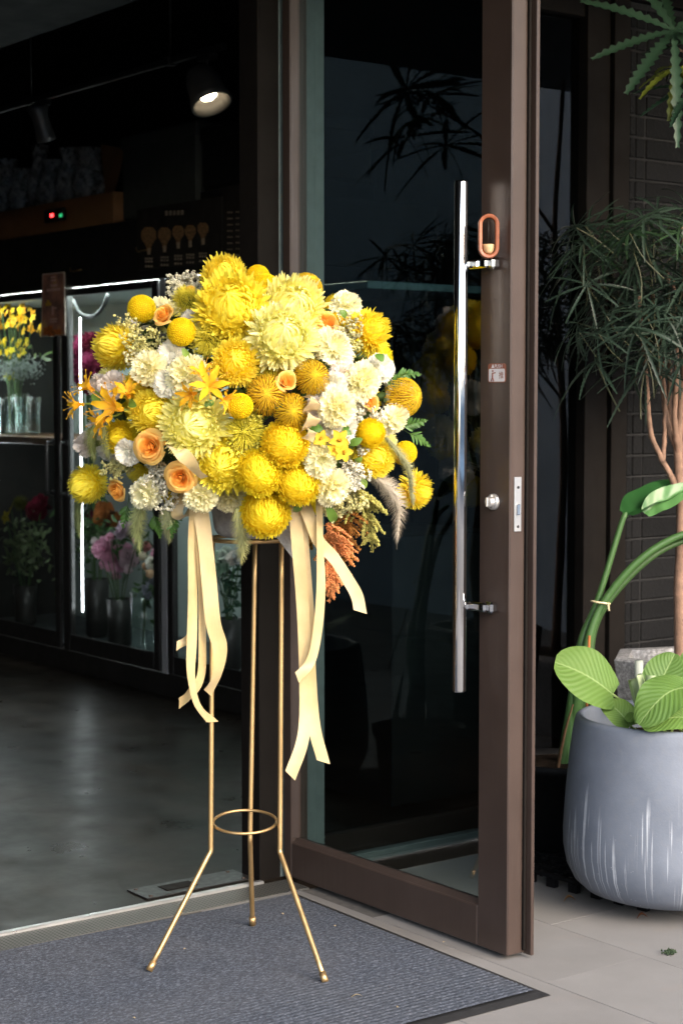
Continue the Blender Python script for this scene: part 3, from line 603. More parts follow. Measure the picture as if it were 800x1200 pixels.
TBL = '''mum_lem0 271 362 40 .05
mum_pale1 330 395 38 .07
mum_pale0 342 362 35 .02
mum_lem1 263 326 25 -.01
mum_pale0 228 498 37 .05
mum_deep1 137 407 25 -.02 -.4 0
mum_deep1 276 425 26 .06
mum_lem1 181 484 26 .02
mum_lem0 262 542 32 .03
mum_deep1 104 567 21 .0 -.2 .1
mum_spray 433 389 24 .01 .5 -.1
ball1 334 520 27.5 .075
ball1 304 553 26 .075
ball1 348 566 25 .06
ball1 311 600 27.5 .05
mum_deep1 437 537 23 .02
mum_spray 486 575 20 .0 .4 .1
mum_deep0 142 513 20 -.01
mum_deep1 166 456 21 -.02
billy 166 362 14.5 -.02
billy 213 389 16 .06
billy 281 476 14.5 .10
billy 302 325 13.5 0
billy 311 335 14 .02
ball0 434 507 16 .06
billy 474 531 13 .02
carn_cream0 177 431 18 .05
carn_cream0 220 440 21 .055
carn_cream1 172 578 18.5 .05
carn_cream0 237 580 18 .06
carn_cream1 390 407 21 .05
carn_cream1 405 357 16 -.01
carn_cream0 423 448 20 .05
carn_cream0 395 478 20 .085
carn_cream1 460 491 16 .03
carn_cream1 375 538 19 .075
carn_cream0 388 571 19 .065
carn_cream0 271 583 16 -.01
carn_white 203 418 17 .02
carn_white 199 449 17 .045
carn_white 151 530 14 .04
carn_white 445 432 14 .03
carn_blush 401 438 15 .04
carn_white 388 452 16 .05
carn_blush 371 482 16 .05
carn_white 398 502 18 .06
carn_white 227 379 14 .02
carn_blush 134 452 15 -.01
carn_blush 116 452 12 -.03 -.5 0
carn_blush 102 521 13 -.03 -.5 0
pin 470 466 20 .01 .5 0
pin 358 340 17 -.02 .2 -.5
pin 365 443 18 .055
pin 312 463 21 .06
pin 341 482 19 .07
tuft 219 352 17 .0 -.1 -.6
tuft 245 396 21 .03
tuft 287 505 22 .05
tuft 300 442 19 .02
tuft 318 430 16 .02
orchid 397 515 12 .10
orchid 402 530 11 .105
orchid 376 514 10 .09
orchid 391 527 9 .10'''
for ln in TBL.splitlines():
    w = ln.split(); flower(w[0], *map(float, w[1:4]), off=float(w[4]), tilt=tuple(map(float, w[5:7])) if len(w) > 5 else None)
for px, py, pr, off, npet, tl in ((175, 524, 19, .075, 11, None), (211, 561, 18, .075, 11, None), (137, 575, 15.5, .03, 8, (-.2, .2)), (192, 368, 15, .03, 8, (-.2, -.3)), (222, 341, 12, -.005, 3, (0, -.9)), (336, 446, 15, .085, 7, (.1, -.4)), (384, 376, 16, .02, 8, (.2, -.4)), (434, 471, 13, .05, 6, None)):
    o = place(link('rose', FM['rose_core'], ar), px, py, pr * .9, off, tl); o['label'] = 'peach rose in full bloom' if npet > 6 else 'half closed peach rose'
    for me in ROSE[:npet]: link('petal', me, o)
for px, py, pr, off, tl in ((137, 478, 25, .06, (-.3, -.2)), (122, 492, 17, .05, (-.8, .5)), (93, 474, 15, .01, (-1.6, .2)), (106, 455, 15, .01, (-1, -1)), (150, 462, 17, .04, (.2, -.9)), (245, 453, 21, .10, (.3, -.2)), (226, 462, 16, .09, (-.6, .4)), (238, 440, 15, .09, (.0, -1.2)), (262, 468, 14, .10, (1.2, .5))):
    o = place(link('spider_lily', FM['lily_core'], ar), px, py, pr * 1.55, off + .02, tl); o['label'] = 'orange yellow spider lily with long stamens'
    for me in LILY: link('petal', me, o)

# sprays of tiny blossoms
def spray(name, px, py, rx, ry, n, br, col, off=0., stem=(.16, .2, .06), label=None, sq=.5):
    mb = MB(); P0, nn, d = dome(px, py, off); k = d / FPX; pts = []
    root = P0 - nn * .07
    for _ in range(n):
        a, r = rng.uniform(0, 6.283), math.sqrt(rng.uniform(0, 1)); pts.append(P0 + RIGHT * rx * k * r * math.cos(a) + UP * ry * k * r * math.sin(a) + nn * rng.normal(0, 1) * sq * k * min(rx, ry))
    pts = np.array(pts); cc = np.clip(np.asarray(col) * rng.uniform(.85, 1.1, (n, 1)), 0, 1); blobs(mb, pts, br * k * rng.uniform(.7, 1.2, n), cc, jit=.28)
    for m in range(4): blobs(mb, pts + rng.normal(0, .7 * br * k, pts.shape), br * k * .6, cc, OCT_V, OCT_F, .3)
    for p in pts[::3]: tube(mb, smooth_path([root, (root + p) / 2 + rng.normal(0, .004, 3), p], 5), .0007, 3, stem, cap=False)
    o = obj(name, mb, PETW, ar, label=label, kind='stuff'); return o
CR, WH, YG = (.78, .74, .46), (.86, .83, .70), (.76, .72, .32)
for a in ((172, 400, 27, 16, 130, 2.0, YG, .035), (150, 380, 12, 12, 40, 1.9, YG, .0), (160, 420, 14, 10, 50, 1.9, CR, .03)): spray('rice_flower', *a, label='spray of tiny pale yellow rice flowers')
for a in ((217, 330, 19, 11, 110, 2.0, (.72, .70, .58), -.01), (205, 340, 9, 11, 40, 2., (.70, .68, .52), .0)): spray('gypsophila', *a, label='spray of tiny off white blossoms at the top')
for a in ((405, 388, 17, 16, 90, 1.9, CR, .01), (413, 404, 10, 16, 50, 1.9, YG, .01), (430, 486, 19, 13, 120, 2.1, WH, .035), (418, 470, 9, 9, 30, 2.0, WH, .04), (190, 562, 17, 17, 110, 1.9, WH, .03), (196, 585, 14, 14, 70, 1.8, WH, .03), (138, 548, 17, 13, 90, 2.0, YG, .0), (412, 556, 17, 15, 120, 2.3, WH, .045), (425, 520, 9, 12, 40, 2., WH, .04), (180, 548, 9, 9, 40, 1.8, WH, .02)): spray('gypsophila', *a, label='spray of tiny white baby breath blossoms')
for a in ((407, 582, 22, 15, 120, 2.6, (.74, .70, .34), .035), (392, 598, 14, 9, 60, 2.6, (.76, .72, .40), .035), (285, 520, 20, 16, 110, 1.6, (.66, .60, .10), .045), (296, 492, 12, 14, 60, 1.5, (.66, .60, .10), .06), (240, 405, 20, 12, 80, 1.4, (.62, .57, .10), .02)): spray('statice', *a, label='spray of small pale yellow green blossoms')

# foxtail grass heads
def foxtail(pxs, rad, cc, off, name='foxtail_grass', nb=800, bl=1.0):
    k = DC / FPX; P = []
    for q in pxs: P.append(dome(q[0], q[1], off)[0] if len(q) < 3 else at(q[0], q[1], q[2]))
    P = smooth_path(P, 26); n = len(P); t = np.linspace(0, 1, n); mb = MB(); rad = rad * 1.3; r = rad * k * np.sin(np.clip(t * .9 + .12, 0, 1) * math.pi) ** .6
    tube(mb, P, r * .42 + .0006, 7, np.asarray(cc) * .8); T, N, B = frames(P); i = rng.integers(0, n, nb); a = rng.uniform(0, 6.283, nb)
    dirs = np.cos(a)[:, None] * N[i] + np.sin(a)[:, None] * B[i]; base = P[i] + dirs * (r[i] * .3)[:, None]; tipv = base + dirs * (r[i] * 1.15 * bl)[:, None] + T[i] * (rad * k * rng.uniform(.5, 1.5, nb))[:, None]
    sd_ = np.cross(dirs, T[i]) * .00055; V = np.stack([base - sd_, base + sd_, tipv], 1); mb.add(V, np.arange(nb * 3).reshape(-1, 3), np.repeat(np.asarray(cc) * rng.uniform(.8, 1.3, (nb, 1)), 3, 0))
    blobs(mb, (base + (tipv - base) * .25)[::2], .0011, np.asarray(cc) * .9, OCT_V, OCT_F); obj(name, mb, LEAFM, ar, label='drooping foxtail grass head', kind='stuff')
GG = (.52, .58, .25)
foxtail([(168, 590), (162, 603), (161, 622), (163, 640)], 7.5, GG, .02); foxtail([(196, 588), (197, 605), (198, 636)], 6.5, (.60, .60, .30), .02); foxtail([(278, 596), (281, 612), (284, 635), (283, 659)], 7, (.60, .60, .26), .05)
foxtail([(436, 558), (455, 572), (466, 595), (465, 632)], 6.5, (.52, .46, .36), .04, nb=900, bl=1.3); foxtail([(452, 513), (466, 530), (478, 548), (482, 575), (484, 590)], 4.5, (.36, .35, .18), .06)
foxtail([(112, 498), (108, 512), (110, 535)], 6, (.28, .32, .10), .0); foxtail([(122, 500), (124, 515), (127, 532)], 6, (.36, .36, .14), .02); foxtail([(364, 400), (362, 415), (366, 432)], 6, (.34, .34, .12), .03); foxtail([(94, 580), (92, 600), (93, 625)], 5, (.26, .30, .12), -.05)

# amaranth plumes
def plume(main, col, off, wpx, nbr, name, label):
    k = DC / FPX; P = smooth_path([dome(*q, off)[0] for q in main], 20); mb = MB(); tube(mb, P, .0022, 5, np.asarray(col) * .7); T, N, B = frames(P); pts = [P[i] + rng.normal(0, .003, 3) for i in range(20) for _ in range(9)]
    for b in range(nbr):
        i = int(rng.integers(0, 17)); t = i / 19; a = rng.uniform(0, 6.283); dv = math.cos(a) * RIGHT + .6 * math.sin(a) * FWD + T[i] * rng.uniform(.5, 1.4); dv /= np.linalg.norm(dv); L = wpx * k * (1 - .75 * t) * rng.uniform(.6, 1.1)
        for s_ in np.linspace(0, 1, 16): pts += [P[i] + dv * L * s_ + A(0, 0, -.25 * L * s_ ** 2) + rng.normal(0, .0028 * (1 - .6 * s_), 3) for _ in range(6)]
    pts = np.array(pts); blobs(mb, pts, rng.uniform(.0017, .0031, len(pts)), np.clip(np.asarray(col) * rng.uniform(.75, 1.25, (len(pts), 1)), 0, 1), OCT_V, OCT_F, .35); obj(name, mb, PET, ar, label=label, kind='stuff')
plume([(384, 615), (391, 640), (390, 670), (386, 704)], (.95, .44, .17), .08, 40, 50, 'amaranth', 'hanging salmon orange amaranth plume')
plume([(408, 600), (405, 625), (410, 660)], (.66, .32, .08), .04, 34, 34, 'amaranth', 'dark rust amaranth plume'); plume([(376, 615), (366, 632), (352, 652)], (.52, .32, .08), .01, 24, 22, 'amaranth', 'ochre amaranth plume behind the ribbons')
plume([(420, 575), (433, 600), (437, 645)], (.62, .58, .17), .06, 36, 40, 'amaranth', 'olive green amaranth plume')

# leaves and fern tips
def leaf_strip(mb, base, tip, w, nrm, col, arch=.1, n=8, fold=.25, tipw=0.0):
    base, tip = np.asarray(base), np.asarray(tip); t = np.linspace(0, 1, n); d = tip - base; L = np.linalg.norm(d); nrm = np.asarray(nrm) - d * (np.asarray(nrm) @ d) / L ** 2; nrm /= np.linalg.norm(nrm) + 1e-9; sd_ = np.cross(d / L, nrm)
    C = base + t[:, None] * d + nrm * (arch * L * np.sin(math.pi * t))[:, None]; ww = w * np.sin(math.pi * np.clip(t * .88 + .06, 0, 1)) ** .8
    V = np.stack([C - sd_ * ww[:, None] + nrm * (fold * ww)[:, None], C, C + sd_ * ww[:, None] + nrm * (fold * ww)[:, None]], 1); grid(mb, V, col)
for px, py, sx, sy in ((462, 440, 1, -.05), (470, 500, 1, -.25), (478, 507, .8, .5), (452, 455, .8, -.6), (150, 590, -.2, 1), (180, 602, .3, 1), (205, 600, -.1, 1)):
    mb = MB(); P0, nn, d = dome(px, py, .0); dv = RIGHT * sx - UP * sy; dv /= np.linalg.norm(dv); L = .055; sd_ = np.cross(dv, nn)
    for s_ in np.linspace(.1, 1, 10):
        for g in (-1, 1): leaf_strip(mb, P0 + dv * L * s_, P0 + dv * L * (s_ + .28 * (1.2 - s_)) + sd_ * g * L * .34 * (1.25 - s_) + nn * rng.normal(0, .004), .0028, nn, (.07, .16, .03), n=4)
    tube(mb, [P0 - dv * .03, P0 + dv * L * 1.15], .0009, 4, (.08, .15, .03)); obj('fern_tip', mb, LEAFM, ar, label='small green fern tip', kind='stuff')
for px, py, tx, ty, w in ((362, 500, 378, 503, 6), (404, 500, 410, 510, 6), (408, 520, 424, 514, 5), (385, 527, 378, 521, 4), (416, 540, 424, 536, 4), (424, 560, 428, 572, 4), (345, 600, 352, 585, 5), (383, 592, 392, 612, 6), (405, 372, 398, 364, 5), (440, 415, 448, 424, 6), (330, 470, 322, 478, 5), (250, 470, 240, 476, 5), (118, 470, 108, 462, 5), (222, 420, 214, 408, 4), (152, 470, 160, 476, 5)):
    P0, nn, d = dome(px, py, .07); P1 = dome(tx, ty, .085)[0]; mb = MB(); leaf_strip(mb, P0, P1, w * d / FPX, nn, (.10, .20, .03) if w > 4 else (.2, .3, .05), .12); obj('leaf', mb, LEAFM, ar)
mb = MB()                                                               # dark leafage the flowers are set in, right round to the back
u = rng.normal(0, 1, (900, 3)); u /= np.linalg.norm(u, axis=1, keepdims=True); cen = at(*AC, DC + .02)
for q in u:
    r = rng.uniform(.55, .84); P0 = cen + RIGHT * q[0] * .40 * r + UP * q[1] * .31 * r + FWD * q[2] * .26 * r
    nn = RIGHT * q[0] / .4 + UP * q[1] / .31 + FWD * q[2] / .26; nn /= np.linalg.norm(nn); tg = np.cross(nn, rng.normal(0, 1, 3)); tg /= np.linalg.norm(tg)
    leaf_strip(mb, P0 - tg * .02, P0 + tg * .035 + nn * .015, rng.uniform(.006, .012), nn + rng.normal(0, .4, 3), np.array((.055, .095, .02)) * rng.uniform(.6, 1.5), n=5)
obj('foliage', mb, LEAFM, ar, label='dark green leaves between the flowers', kind='stuff')
for k in range(46):                                                     # flowers on the sides and the back
    a = rng.uniform(0, 6.283); e = rng.uniform(.05, 1.0); q = A(math.cos(a) * math.cos(e), math.sin(a) * math.cos(e), math.sin(e)); kind = ['mum_deep0', 'mum_lem1', 'carn_cream0', 'carn_white', 'ball0', 'mum_pale0'][k % 6]
    P = cen + RIGHT * q[0] * .36 + UP * q[1] * .27 + FWD * (q[2] * .25 + .03); o = link(NAMES[kind.split('_')[0].rstrip('01')], FM[kind], ar); r = rng.uniform(.032, .052)
    nn = RIGHT * q[0] + UP * q[1] + FWD * q[2]; o.location = tuple(P - wloc(ar)); o.rotation_mode = 'QUATERNION'; o.rotation_quaternion = Vector(nn.tolist()).to_track_quat('Z', 'Y'); o.scale = (r,) * 3

# wrapped tub
s = NT('grey_felt_wrap'); v = s.coords(); s.l(s.ramp(s.noise(60, v, 6, .7), [(.3, (.30, .29, .29)), (.7, (.48, .47, .46))]), s.p.inputs['Base Color']); s.set(Roughness=.95, Specular_IOR_Level=.1); s.bump(s.noise(180, v, 5, .7), .6, .004); WRAP = s.m
bc = at(299, 620, DC); bc[2] = 0
z0 = at(299, 634, DC - .09)[2] + .003; mb = MB()
lathe(mb, [(0, 0), (.070, 0), (.086, .006), (.096, .02), (.102, .06), (.108, .13), (.10, .2)], (bc[0], bc[1], z0), 56, wob=lambda z, a: .0035 * np.sin(5 * a + 9 * z) + .002 * np.sin(13 * a + 30 * z)); obj('wrapping', mb, WRAP, ar, label='crumpled grey felt paper round the tub')
fl = [at(x, y, DC - .125) for x, y in ((300, 590), (318, 622), (345, 657), (352, 640), (352, 590))]; fl = np.array(fl); mb = MB(); nf = len(fl)
mb.add(np.vstack([fl, fl + FWD * .002]), [(i, (i + 1) % nf, (i + 1) % nf + nf, i + nf) for i in range(nf)]); mb.f.append(np.array([list(range(nf))])); mb.f.append(np.array([list(range(nf, 2 * nf))[::-1]])); obj('wrapping_flap', mb, WRAP, ar, smooth=False)

# satin ribbons
s = NT('champagne_satin'); v = s.coords(); s.l(s.ramp(s.noise(25, v, 4), [(.3, (.45, .335, .155)), (.7, (.53, .405, .20))]), s.p.inputs['Base Color']); s.set(Roughness=.42, Sheen_Weight=.3, Specular_IOR_Level=.5); s.bump(s.mix(.5, s.noise(700, s.coords(scale=(1, 1, .05)), 2), s.noise(45, s.coords(scale=(1, 1, .5)), 3)), .35, .003)
tr = s.n('ShaderNodeBsdfTranslucent'); tr.inputs[0].default_value = (.74, .56, .30, 1); mx = s.n('ShaderNodeMixShader'); mx.inputs[0].default_value = .18; s.l(s.p.outputs[0], mx.inputs[1]); s.l(tr.outputs[0], mx.inputs[2]); s.l(mx.outputs[0], s.out.inputs[0]); RIB = s.m
def ribbon(pts, wpx, n=40, turn=(0, 0), notch=True, label=None):
    """pts: (px, py, depth, visible width factor); the band turns about its length where it looks narrow"""
    P = smooth_path([at(p[0], p[1], p[2]) for p in pts], n); ang = np.interp(np.linspace(0, 1, n), np.linspace(0, 1, len(pts)), [p[3] for p in pts]); ang = np.convolve(np.pad(ang, 3, 'edge'), np.ones(7) / 7, 'valid') + .16 * np.sin(np.linspace(0, 9, n) + rng.uniform(0, 6))
    T = np.gradient(P, axis=0); T /= np.linalg.norm(T, axis=1, keepdims=True); S = RIGHT - T * (T @ RIGHT)[:, None]
    bad = np.linalg.norm(S, axis=1) < .3; S[bad] = (UP - T * (T @ UP)[:, None])[bad]; S /= np.linalg.norm(S, axis=1, keepdims=True); Nn = np.cross(S, T)
    W = S * np.cos(ang)[:, None] + Nn * np.sin(ang)[:, None]; w = wpx * DC / FPX / 2; u = np.linspace(-1, 1, 5)
    V = P[:, None] + u[None, :, None] * W[:, None] * w + Nn[:, None] * ((.0012 * (1 - u ** 2))[None, :, None] + (.0009 * np.sin(np.linspace(0, 23, n) + rng.uniform(0, 6)))[:, None, None] * u[None, :, None])
    if notch: V[-1] += T[-1] * np.linspace(-.007, .007, 5)[:, None]
    mb = MB(); grid(mb, V); o = obj('ribbon', mb, RIB, ar); o['label'] = label or 'long champagne satin ribbon tail'; return o
D1 = DC - .20
ribbon([(234, 590, D1, 0), (240, 630, D1, .2), (245, 680, D1, .1), (250, 730, D1, .3), (258, 760, D1 + .01, .5), (254, 792, D1 + .02, .9), (243, 812, D1 + .03, .6)], 17)
ribbon([(229, 592, D1 - .005, .2), (226, 640, D1, .6), (226, 700, D1, .9), (225, 750, D1, .7), (224, 790, D1 - .01, .8), (231, 825, D1 - .03, .9), (249, 846, D1 - .05, .5)], 13)
ribbon([(232, 592, D1 + .01, .2), (235, 660, D1 + .01, .9), (237, 730, D1 + .02, 1.1), (236, 790, D1 + .02, .9), (222, 814, D1 + .0, .8), (210, 824, D1 - .01, 1.0)], 12)
ribbon([(230, 600, D1 + .02, .5), (231, 660, D1 + .02, 1.2), (229, 710, D1 + .02, 1.2), (223, 745, D1 + .02, .6), (207, 757, D1 + .01, .2)], 9)
ribbon([(345, 585, D1, 0), (349, 640, D1, 0), (354, 700, D1, .1), (357, 760, D1, .0), (358, 830, D1, .1), (354, 870, D1 - .02, .2), (340, 909, D1 - .05, .1)], 14)
ribbon([(352, 585, D1 + .01, .1), (355, 640, D1 + .01, .2), (361, 720, D1 + .01, .1), (363, 790, D1 + .01, .1), (368, 850, D1 + .0, .2), (379, 893, D1 - .04, .1)], 14)
ribbon([(374, 585, D1 - .01, .6), (375, 640, D1 - .01, .8), (376, 690, D1 - .01, .6), (372, 740, D1 - .01, .4), (364, 775, D1 - .02, .3), (348, 794, D1 - .04, .1)], 11)
ribbon([(352, 580, D1 - .005, 0), (364, 610, D1 - .01, .1), (374, 635, D1 - .0, .2), (392, 655, D1 + .01, .3), (408, 680, D1, .3), (418, 698, D1 - .01, .2), (422, 717, D1 - .02, .0)], 14)
LP = 'looped champagne satin ribbon of the bow'
d_ = dome(212, 540, .12)[2]
ribbon([(197, 522, d_, .9), (210, 530, d_ - .02, .3), (222, 540, d_ - .012, .1), (230, 552, d_, -.5), (240, 560, d_ + .01, -.8)], 15, notch=False, label=LP); ribbon([(222, 578, D1, .3), (210, 590, D1 - .02, .1), (208, 604, D1 - .02, .2), (218, 606, D1, .6), (226, 594, D1 + .015, .4), (226, 580, D1 + .02, .2)], 13, notch=False, label=LP)
d_ = dome(362, 485, .1)[2]
ribbon([(362, 466, d_ + .02, .2), (370, 470, d_ - .02, .8), (364, 480, d_ - .01, .3), (358, 486, d_ + .02, .5)], 16, notch=False, label=LP); ribbon([(358, 484, d_ + .02, .2), (368, 488, d_ - .02, .8), (362, 500, d_ - .01, .3), (356, 504, d_ + .02, .5)], 16, notch=False, label=LP); ribbon([(356, 502, d_ + .02, .2), (366, 505, d_ - .02, .8), (360, 516, d_ - .01, .3)], 14, notch=False, label=LP)

# a few crumbs of petal on the mat
for k, (px, py) in enumerate(((418, 1168), (331, 1071), (213, 1070), (466, 1180), (392, 1085), (157, 1193), (480, 1066), (520, 1104), (217, 1112))):
    p = ground(px, py, .0145); mb = MB(); a = rng.uniform(0, 3); d = A(math.cos(a), math.sin(a), 0) * (.013 if k == 0 else rng.uniform(.003, .006)); leaf_strip(mb, p - d, p + d, .003, (0, 0, 1), (.45, .36, .22), .2, 5)
    tag(obj('fallen_petal', mb, PET, origin=p), ('curled dry petal shred on the mat in front of the stand' if k == 0 else 'tiny pale petal crumb lying on the charcoal mat'), 'petal', 'petal crumbs on the mat')
# ------------------------------------------------------------------ flower fridge along the inner wall
XF = 4.18
M['fridge_black'] = plain('fridge_black_metal', (.022, .021, .020), .42, .3, .2, 8, .05, 200)
M['fridge_frame'] = plain('dark_grey_aluminium', (.045, .044, .045), .38, .7, .12, 14)
M['handle'] = plain('dull_steel_handle', (.10, .10, .105), .35, .8, .1, 10)
M['liner'] = plain('pale_green_grey_liner', (.36, .42, .40), .6, 0, .06, 3)
M['liner_dark'] = plain('dark_liner', (.05, .06, .065), .6, 0, .1, 3)
LED = emit('cold_white_led', (.93, .97, 1.0), 8.0)
fr = thing('flower_fridge', (XF + .35, 7.3, 0), 'long black display fridge with glass doors full of cut flowers', 'fridge')
def fb(name, lo, hi, mat, b=.003, parent=None):
    mb = MB(); box(mb, lo, hi, b); return obj(name, mb, M[mat] if isinstance(mat, str) else mat, parent or fr, smooth=False)
Y0, Y1 = 5.80, 9.05
fb('plinth', (XF + .006, Y0, .0045), (XF + .72, Y1, .108), 'fridge_black'); fb('header', (XF, Y0, 1.885), (XF + .72, Y1, 2.165), 'fridge_black')
fb('back_panel', (XF + .66, Y0 + .03, .1085), (XF + .72, Y1 - .03, 1.8845), 'liner'); fb('side_panel', (XF + .004, Y0, .1085), (XF + .72, Y0 + .0295, 1.8845), 'fridge_black'); fb('side_panel', (XF + .004, Y1 - .0295, .1085), (XF + .72, Y1, 1.8845), 'fridge_black')
fb('floor_panel', (XF + .06, Y0 + .03, .109), (XF + .659, Y1 - .03, .125), 'liner_dark'); fb('top_liner', (XF + .12, Y0 + .03, 1.86), (XF + .659, Y1 - .03, 1.884), 'liner')
for y in (5.88, 6.82, 7.775, 8.77): fb('mullion', (XF + .005, y - .022, .1085), (XF + .05, y + .022, 1.8845), 'fridge_black')
fb('aluminium_trim', (XF - .006, 6.805, .1085), (XF + .0045, 6.853, 1.8845), 'alu', .002)
def fdoor(ya, yb, hy):
    d = fb('door', (XF - .012, ya, .115), (XF + .0035, ya + .05, 1.880), 'fridge_frame')
    fb('stile', (XF - .012, yb - .05, .115), (XF + .0035, yb, 1.880), 'fridge_frame', parent=d); fb('bottom_rail', (XF - .0115, ya + .0505, .115), (XF + .0035, yb - .0505, .195), 'fridge_frame', parent=d); fb('top_rail', (XF - .0115, ya + .0505, 1.845), (XF + .0035, yb - .0505, 1.880), 'fridge_frame', parent=d)
    mb = MB(); mb.add([(XF - .004, ya + .05, .19), (XF - .004, yb - .05, .19), (XF - .004, yb - .05, 1.85), (XF - .004, ya + .05, 1.85)], [(0, 1, 2, 3)]); obj('pane', mb, M['fridge_glass'], d, smooth=False)
    if hy:
        mb = MB(); tube(mb, [(XF - .013, hy, .885), (XF - .045, hy, .885), (XF - .05, hy, .90), (XF - .05, hy, 1.12), (XF - .045, hy, 1.135), (XF - .013, hy, 1.135)], .008, 10); obj('handle', mb, M['handle'], d)
        for z in (.885, 1.135): fb('handle_mount', (XF - .02, hy - .016, z - .014), (XF - .0122, hy + .016, z + .014), 'handle', parent=d)
fdoor(7.80, 8.745, 7.85); fdoor(6.862, 7.752, 7.715); fdoor(5.905, 6.795, None)
fb('led_strip', (XF + .06, 7.705, .30), (XF + .066, 7.711, 1.745), LED, .002); fb('led_strip', (XF + .07, 5.97, .30), (XF + .085, 5.99, 1.745), LED, .002); fb('led_strip', (XF + .07, 8.66, .9), (XF + .085, 8.68, 1.745), LED, .002)
fb('led_strip', (XF + .07, 6.0, 1.870), (XF + .10, 8.9, 1.8835), emit('soft_led', (.90, 1.0, .96), 22.0), .002)
WOOD_S = plain('brown_shelf_board', (.16, .085, .045), .5, 0, .25, 12)
fb('shelf', (XF + .07, 7.80, 1.115), (XF + .64, 9.0, 1.155), WOOD_S)
mb = MB(); tube(mb, smooth_path([onX(86, 352, XF + .1), onX(94, 367, XF + .1), onX(108, 371, XF + .1), onX(120, 362, XF + .1), onX(127, 345, XF + .1)], 16), .010, 8); obj('cable', mb, M['rubber'], fr)
for y, z in ((7.60, 1.965), (6.98, 2.02)):
    mb = MB(); tube(mb, smooth_path([(XF - .002, y - .03, z), (XF - .02, y, z - .004), (XF - .025, y + .03, z - .006), (XF - .02, y + .05, z + .012)], 12), .004, 6); obj('wall_hook', mb, plain('brass_hook', (.5, .33, .15), .3, 1), fr)

# menu boards on the header: two boards with print too small to read
MENU = plain('black_menu_board', (.022, .018, .015), .6, 0, .2, 6); INK = plain('dim_beige_print', (.40, .31, .22), .7, 0, .2, 60); INK2 = plain('brown_bouquet_print', (.26, .14, .06), .7, 0, .6, 90)
def board(ya, yb, za, zb, label):
    t = thing('menu_board', (XF - .01, (ya + yb) / 2, za), label, 'menu board'); mb = MB(); box(mb, (XF - .009, ya, za), (XF - .0015, yb, zb), .001); obj('panel', mb, MENU, t, smooth=False); return t
def marks(t, px0, px1, py, h, n, slope=0.):
    mb = MB()
    for i in range(n):
        x = px0 + (px1 - px0) * (i + .5) / n; w = (px1 - px0) / n * .36; a = onX(x - w, py + slope * (x - px0) - h / 2, XF - .0096)
        b = onX(x + w, py + slope * (x - px0) + h / 2, XF - .0096); m = (a + b) / 2
        for k in range(3):
            z = a[2] + (b[2] - a[2]) * (k + .5) / 3; box(mb, (XF - .0102, min(a[1], b[1]), z - abs(a[2] - b[2]) * .09), (XF - .0094, max(a[1], b[1]), z + abs(a[2] - b[2]) * .09), 0)
        box(mb, (XF - .0105, m[1] - .0012, min(a[2], b[2])), (XF - .0093, m[1] + .0012, max(a[2], b[2])), 0)
    return obj('lettering', mb, INK, t, smooth=False, kind='stuff')
m1 = board(6.34, 7.04, 1.93, 2.205, 'black menu board with five printed bouquet pictures above the fridge')
marks(m1, 193, 216, 250, 5, 5, -.05)
for k, (x, y, sc) in enumerate(((174.5, 277, 1.15), (193, 276, 1.0), (209, 273, .9), (223, 272, .85), (238, 269, .85))):
    mb = MB(); pts = [(-.5, 1), (-.95, .55), (-1, -.2), (-.55, -.75), (-.3, -1.2), (-.35, -1.6), (.35, -1.6), (.3, -1.2), (.55, -.75), (1, -.2), (.95, .55), (.5, 1)]
    P = [onX(x + px * 8.5 * sc * .9, y - py_ * 9.5 * sc, XF - .0096) for px, py_ in pts]; n = len(P)
    mb.add([p for p in P] + [p - A(.0008, 0, 0) for p in P], [(i, (i + 1) % n, (i + 1) % n + n, i + n) for i in range(n)]); mb.f.append(np.array([list(range(n, 2 * n))])); mb.f.append(np.array([list(range(n))[::-1]])); obj('bouquet_print', mb, INK2, m1, smooth=False)
    b0 = onX(x, y + 13 * sc, XF - .0110); mb = MB(); box(mb, (XF - .0116, b0[1] - .012, b0[2] - .024), (XF - .0106, b0[1] + .012, b0[2] + .004), 0); obj('vase_print', mb, INK, m1, smooth=False)
    for dy, nn_ in ((303 - 1.5 * k, 4), (306.5 - 1.5 * k, 3), (312 - 1.5 * k, 3)): marks(m1, x - 5, x + 5, dy, 2.2, nn_)
m2 = board(5.86, 6.325, 1.93, 2.24, 'black price list board beside the bouquet menu above the fridge'); marks(m2, 281, 302, 234, 4, 6, -.05)
for r_ in range(9):
    for c_ in range(4): marks(m2, 266 + c_ * 10, 273 + c_ * 10, 249 + r_ * 7.2 - .6 * c_, 1.6, 3)
# poster hanging on the door frame
ps = thing('poster', tuple(onX(63, 395, XF - .03)), 'narrow brown florist poster with pale rim hung on the fridge front', 'poster'); q = [onX(x, y, XF - .03) for x, y in ((48.5, 394.5), (77, 393), (76, 318.5), (50, 321))]
mb = MB(); q = np.array(q); mb.add(np.vstack([q, q + A(.002, 0, 0)]), [(0, 1, 2, 3), (7, 6, 5, 4), (0, 4, 5, 1), (1, 5, 6, 2), (2, 6, 7, 3), (3, 7, 4, 0)]); obj('pale_rim', mb, plain('pale_brown_paper', (.62, .52, .46), .7), ps, smooth=False)
s = NT('poster_print'); v = s.coords(); s.l(s.ramp(s.noise(9, v, 5), [(.35, (.20, .10, .08)), (.5, (.48, .22, .16)), (.62, (.66, .42, .18)), (.72, (.78, .30, .11))]), s.p.inputs['Base Color']); c_ = q.mean(0); q2 = c_ + (q - c_) * A(1, .91, .965) - A(.0012, 0, 0)
mb = MB(); mb.add(np.vstack([q2, q2 + A(.0008, 0, 0)]), [(0, 1, 2, 3), (7, 6, 5, 4), (0, 4, 5, 1), (1, 5, 6, 2), (2, 6, 7, 3), (3, 7, 4, 0)]); obj('print', mb, s.m, ps, smooth=False)
XP = XF - .0318
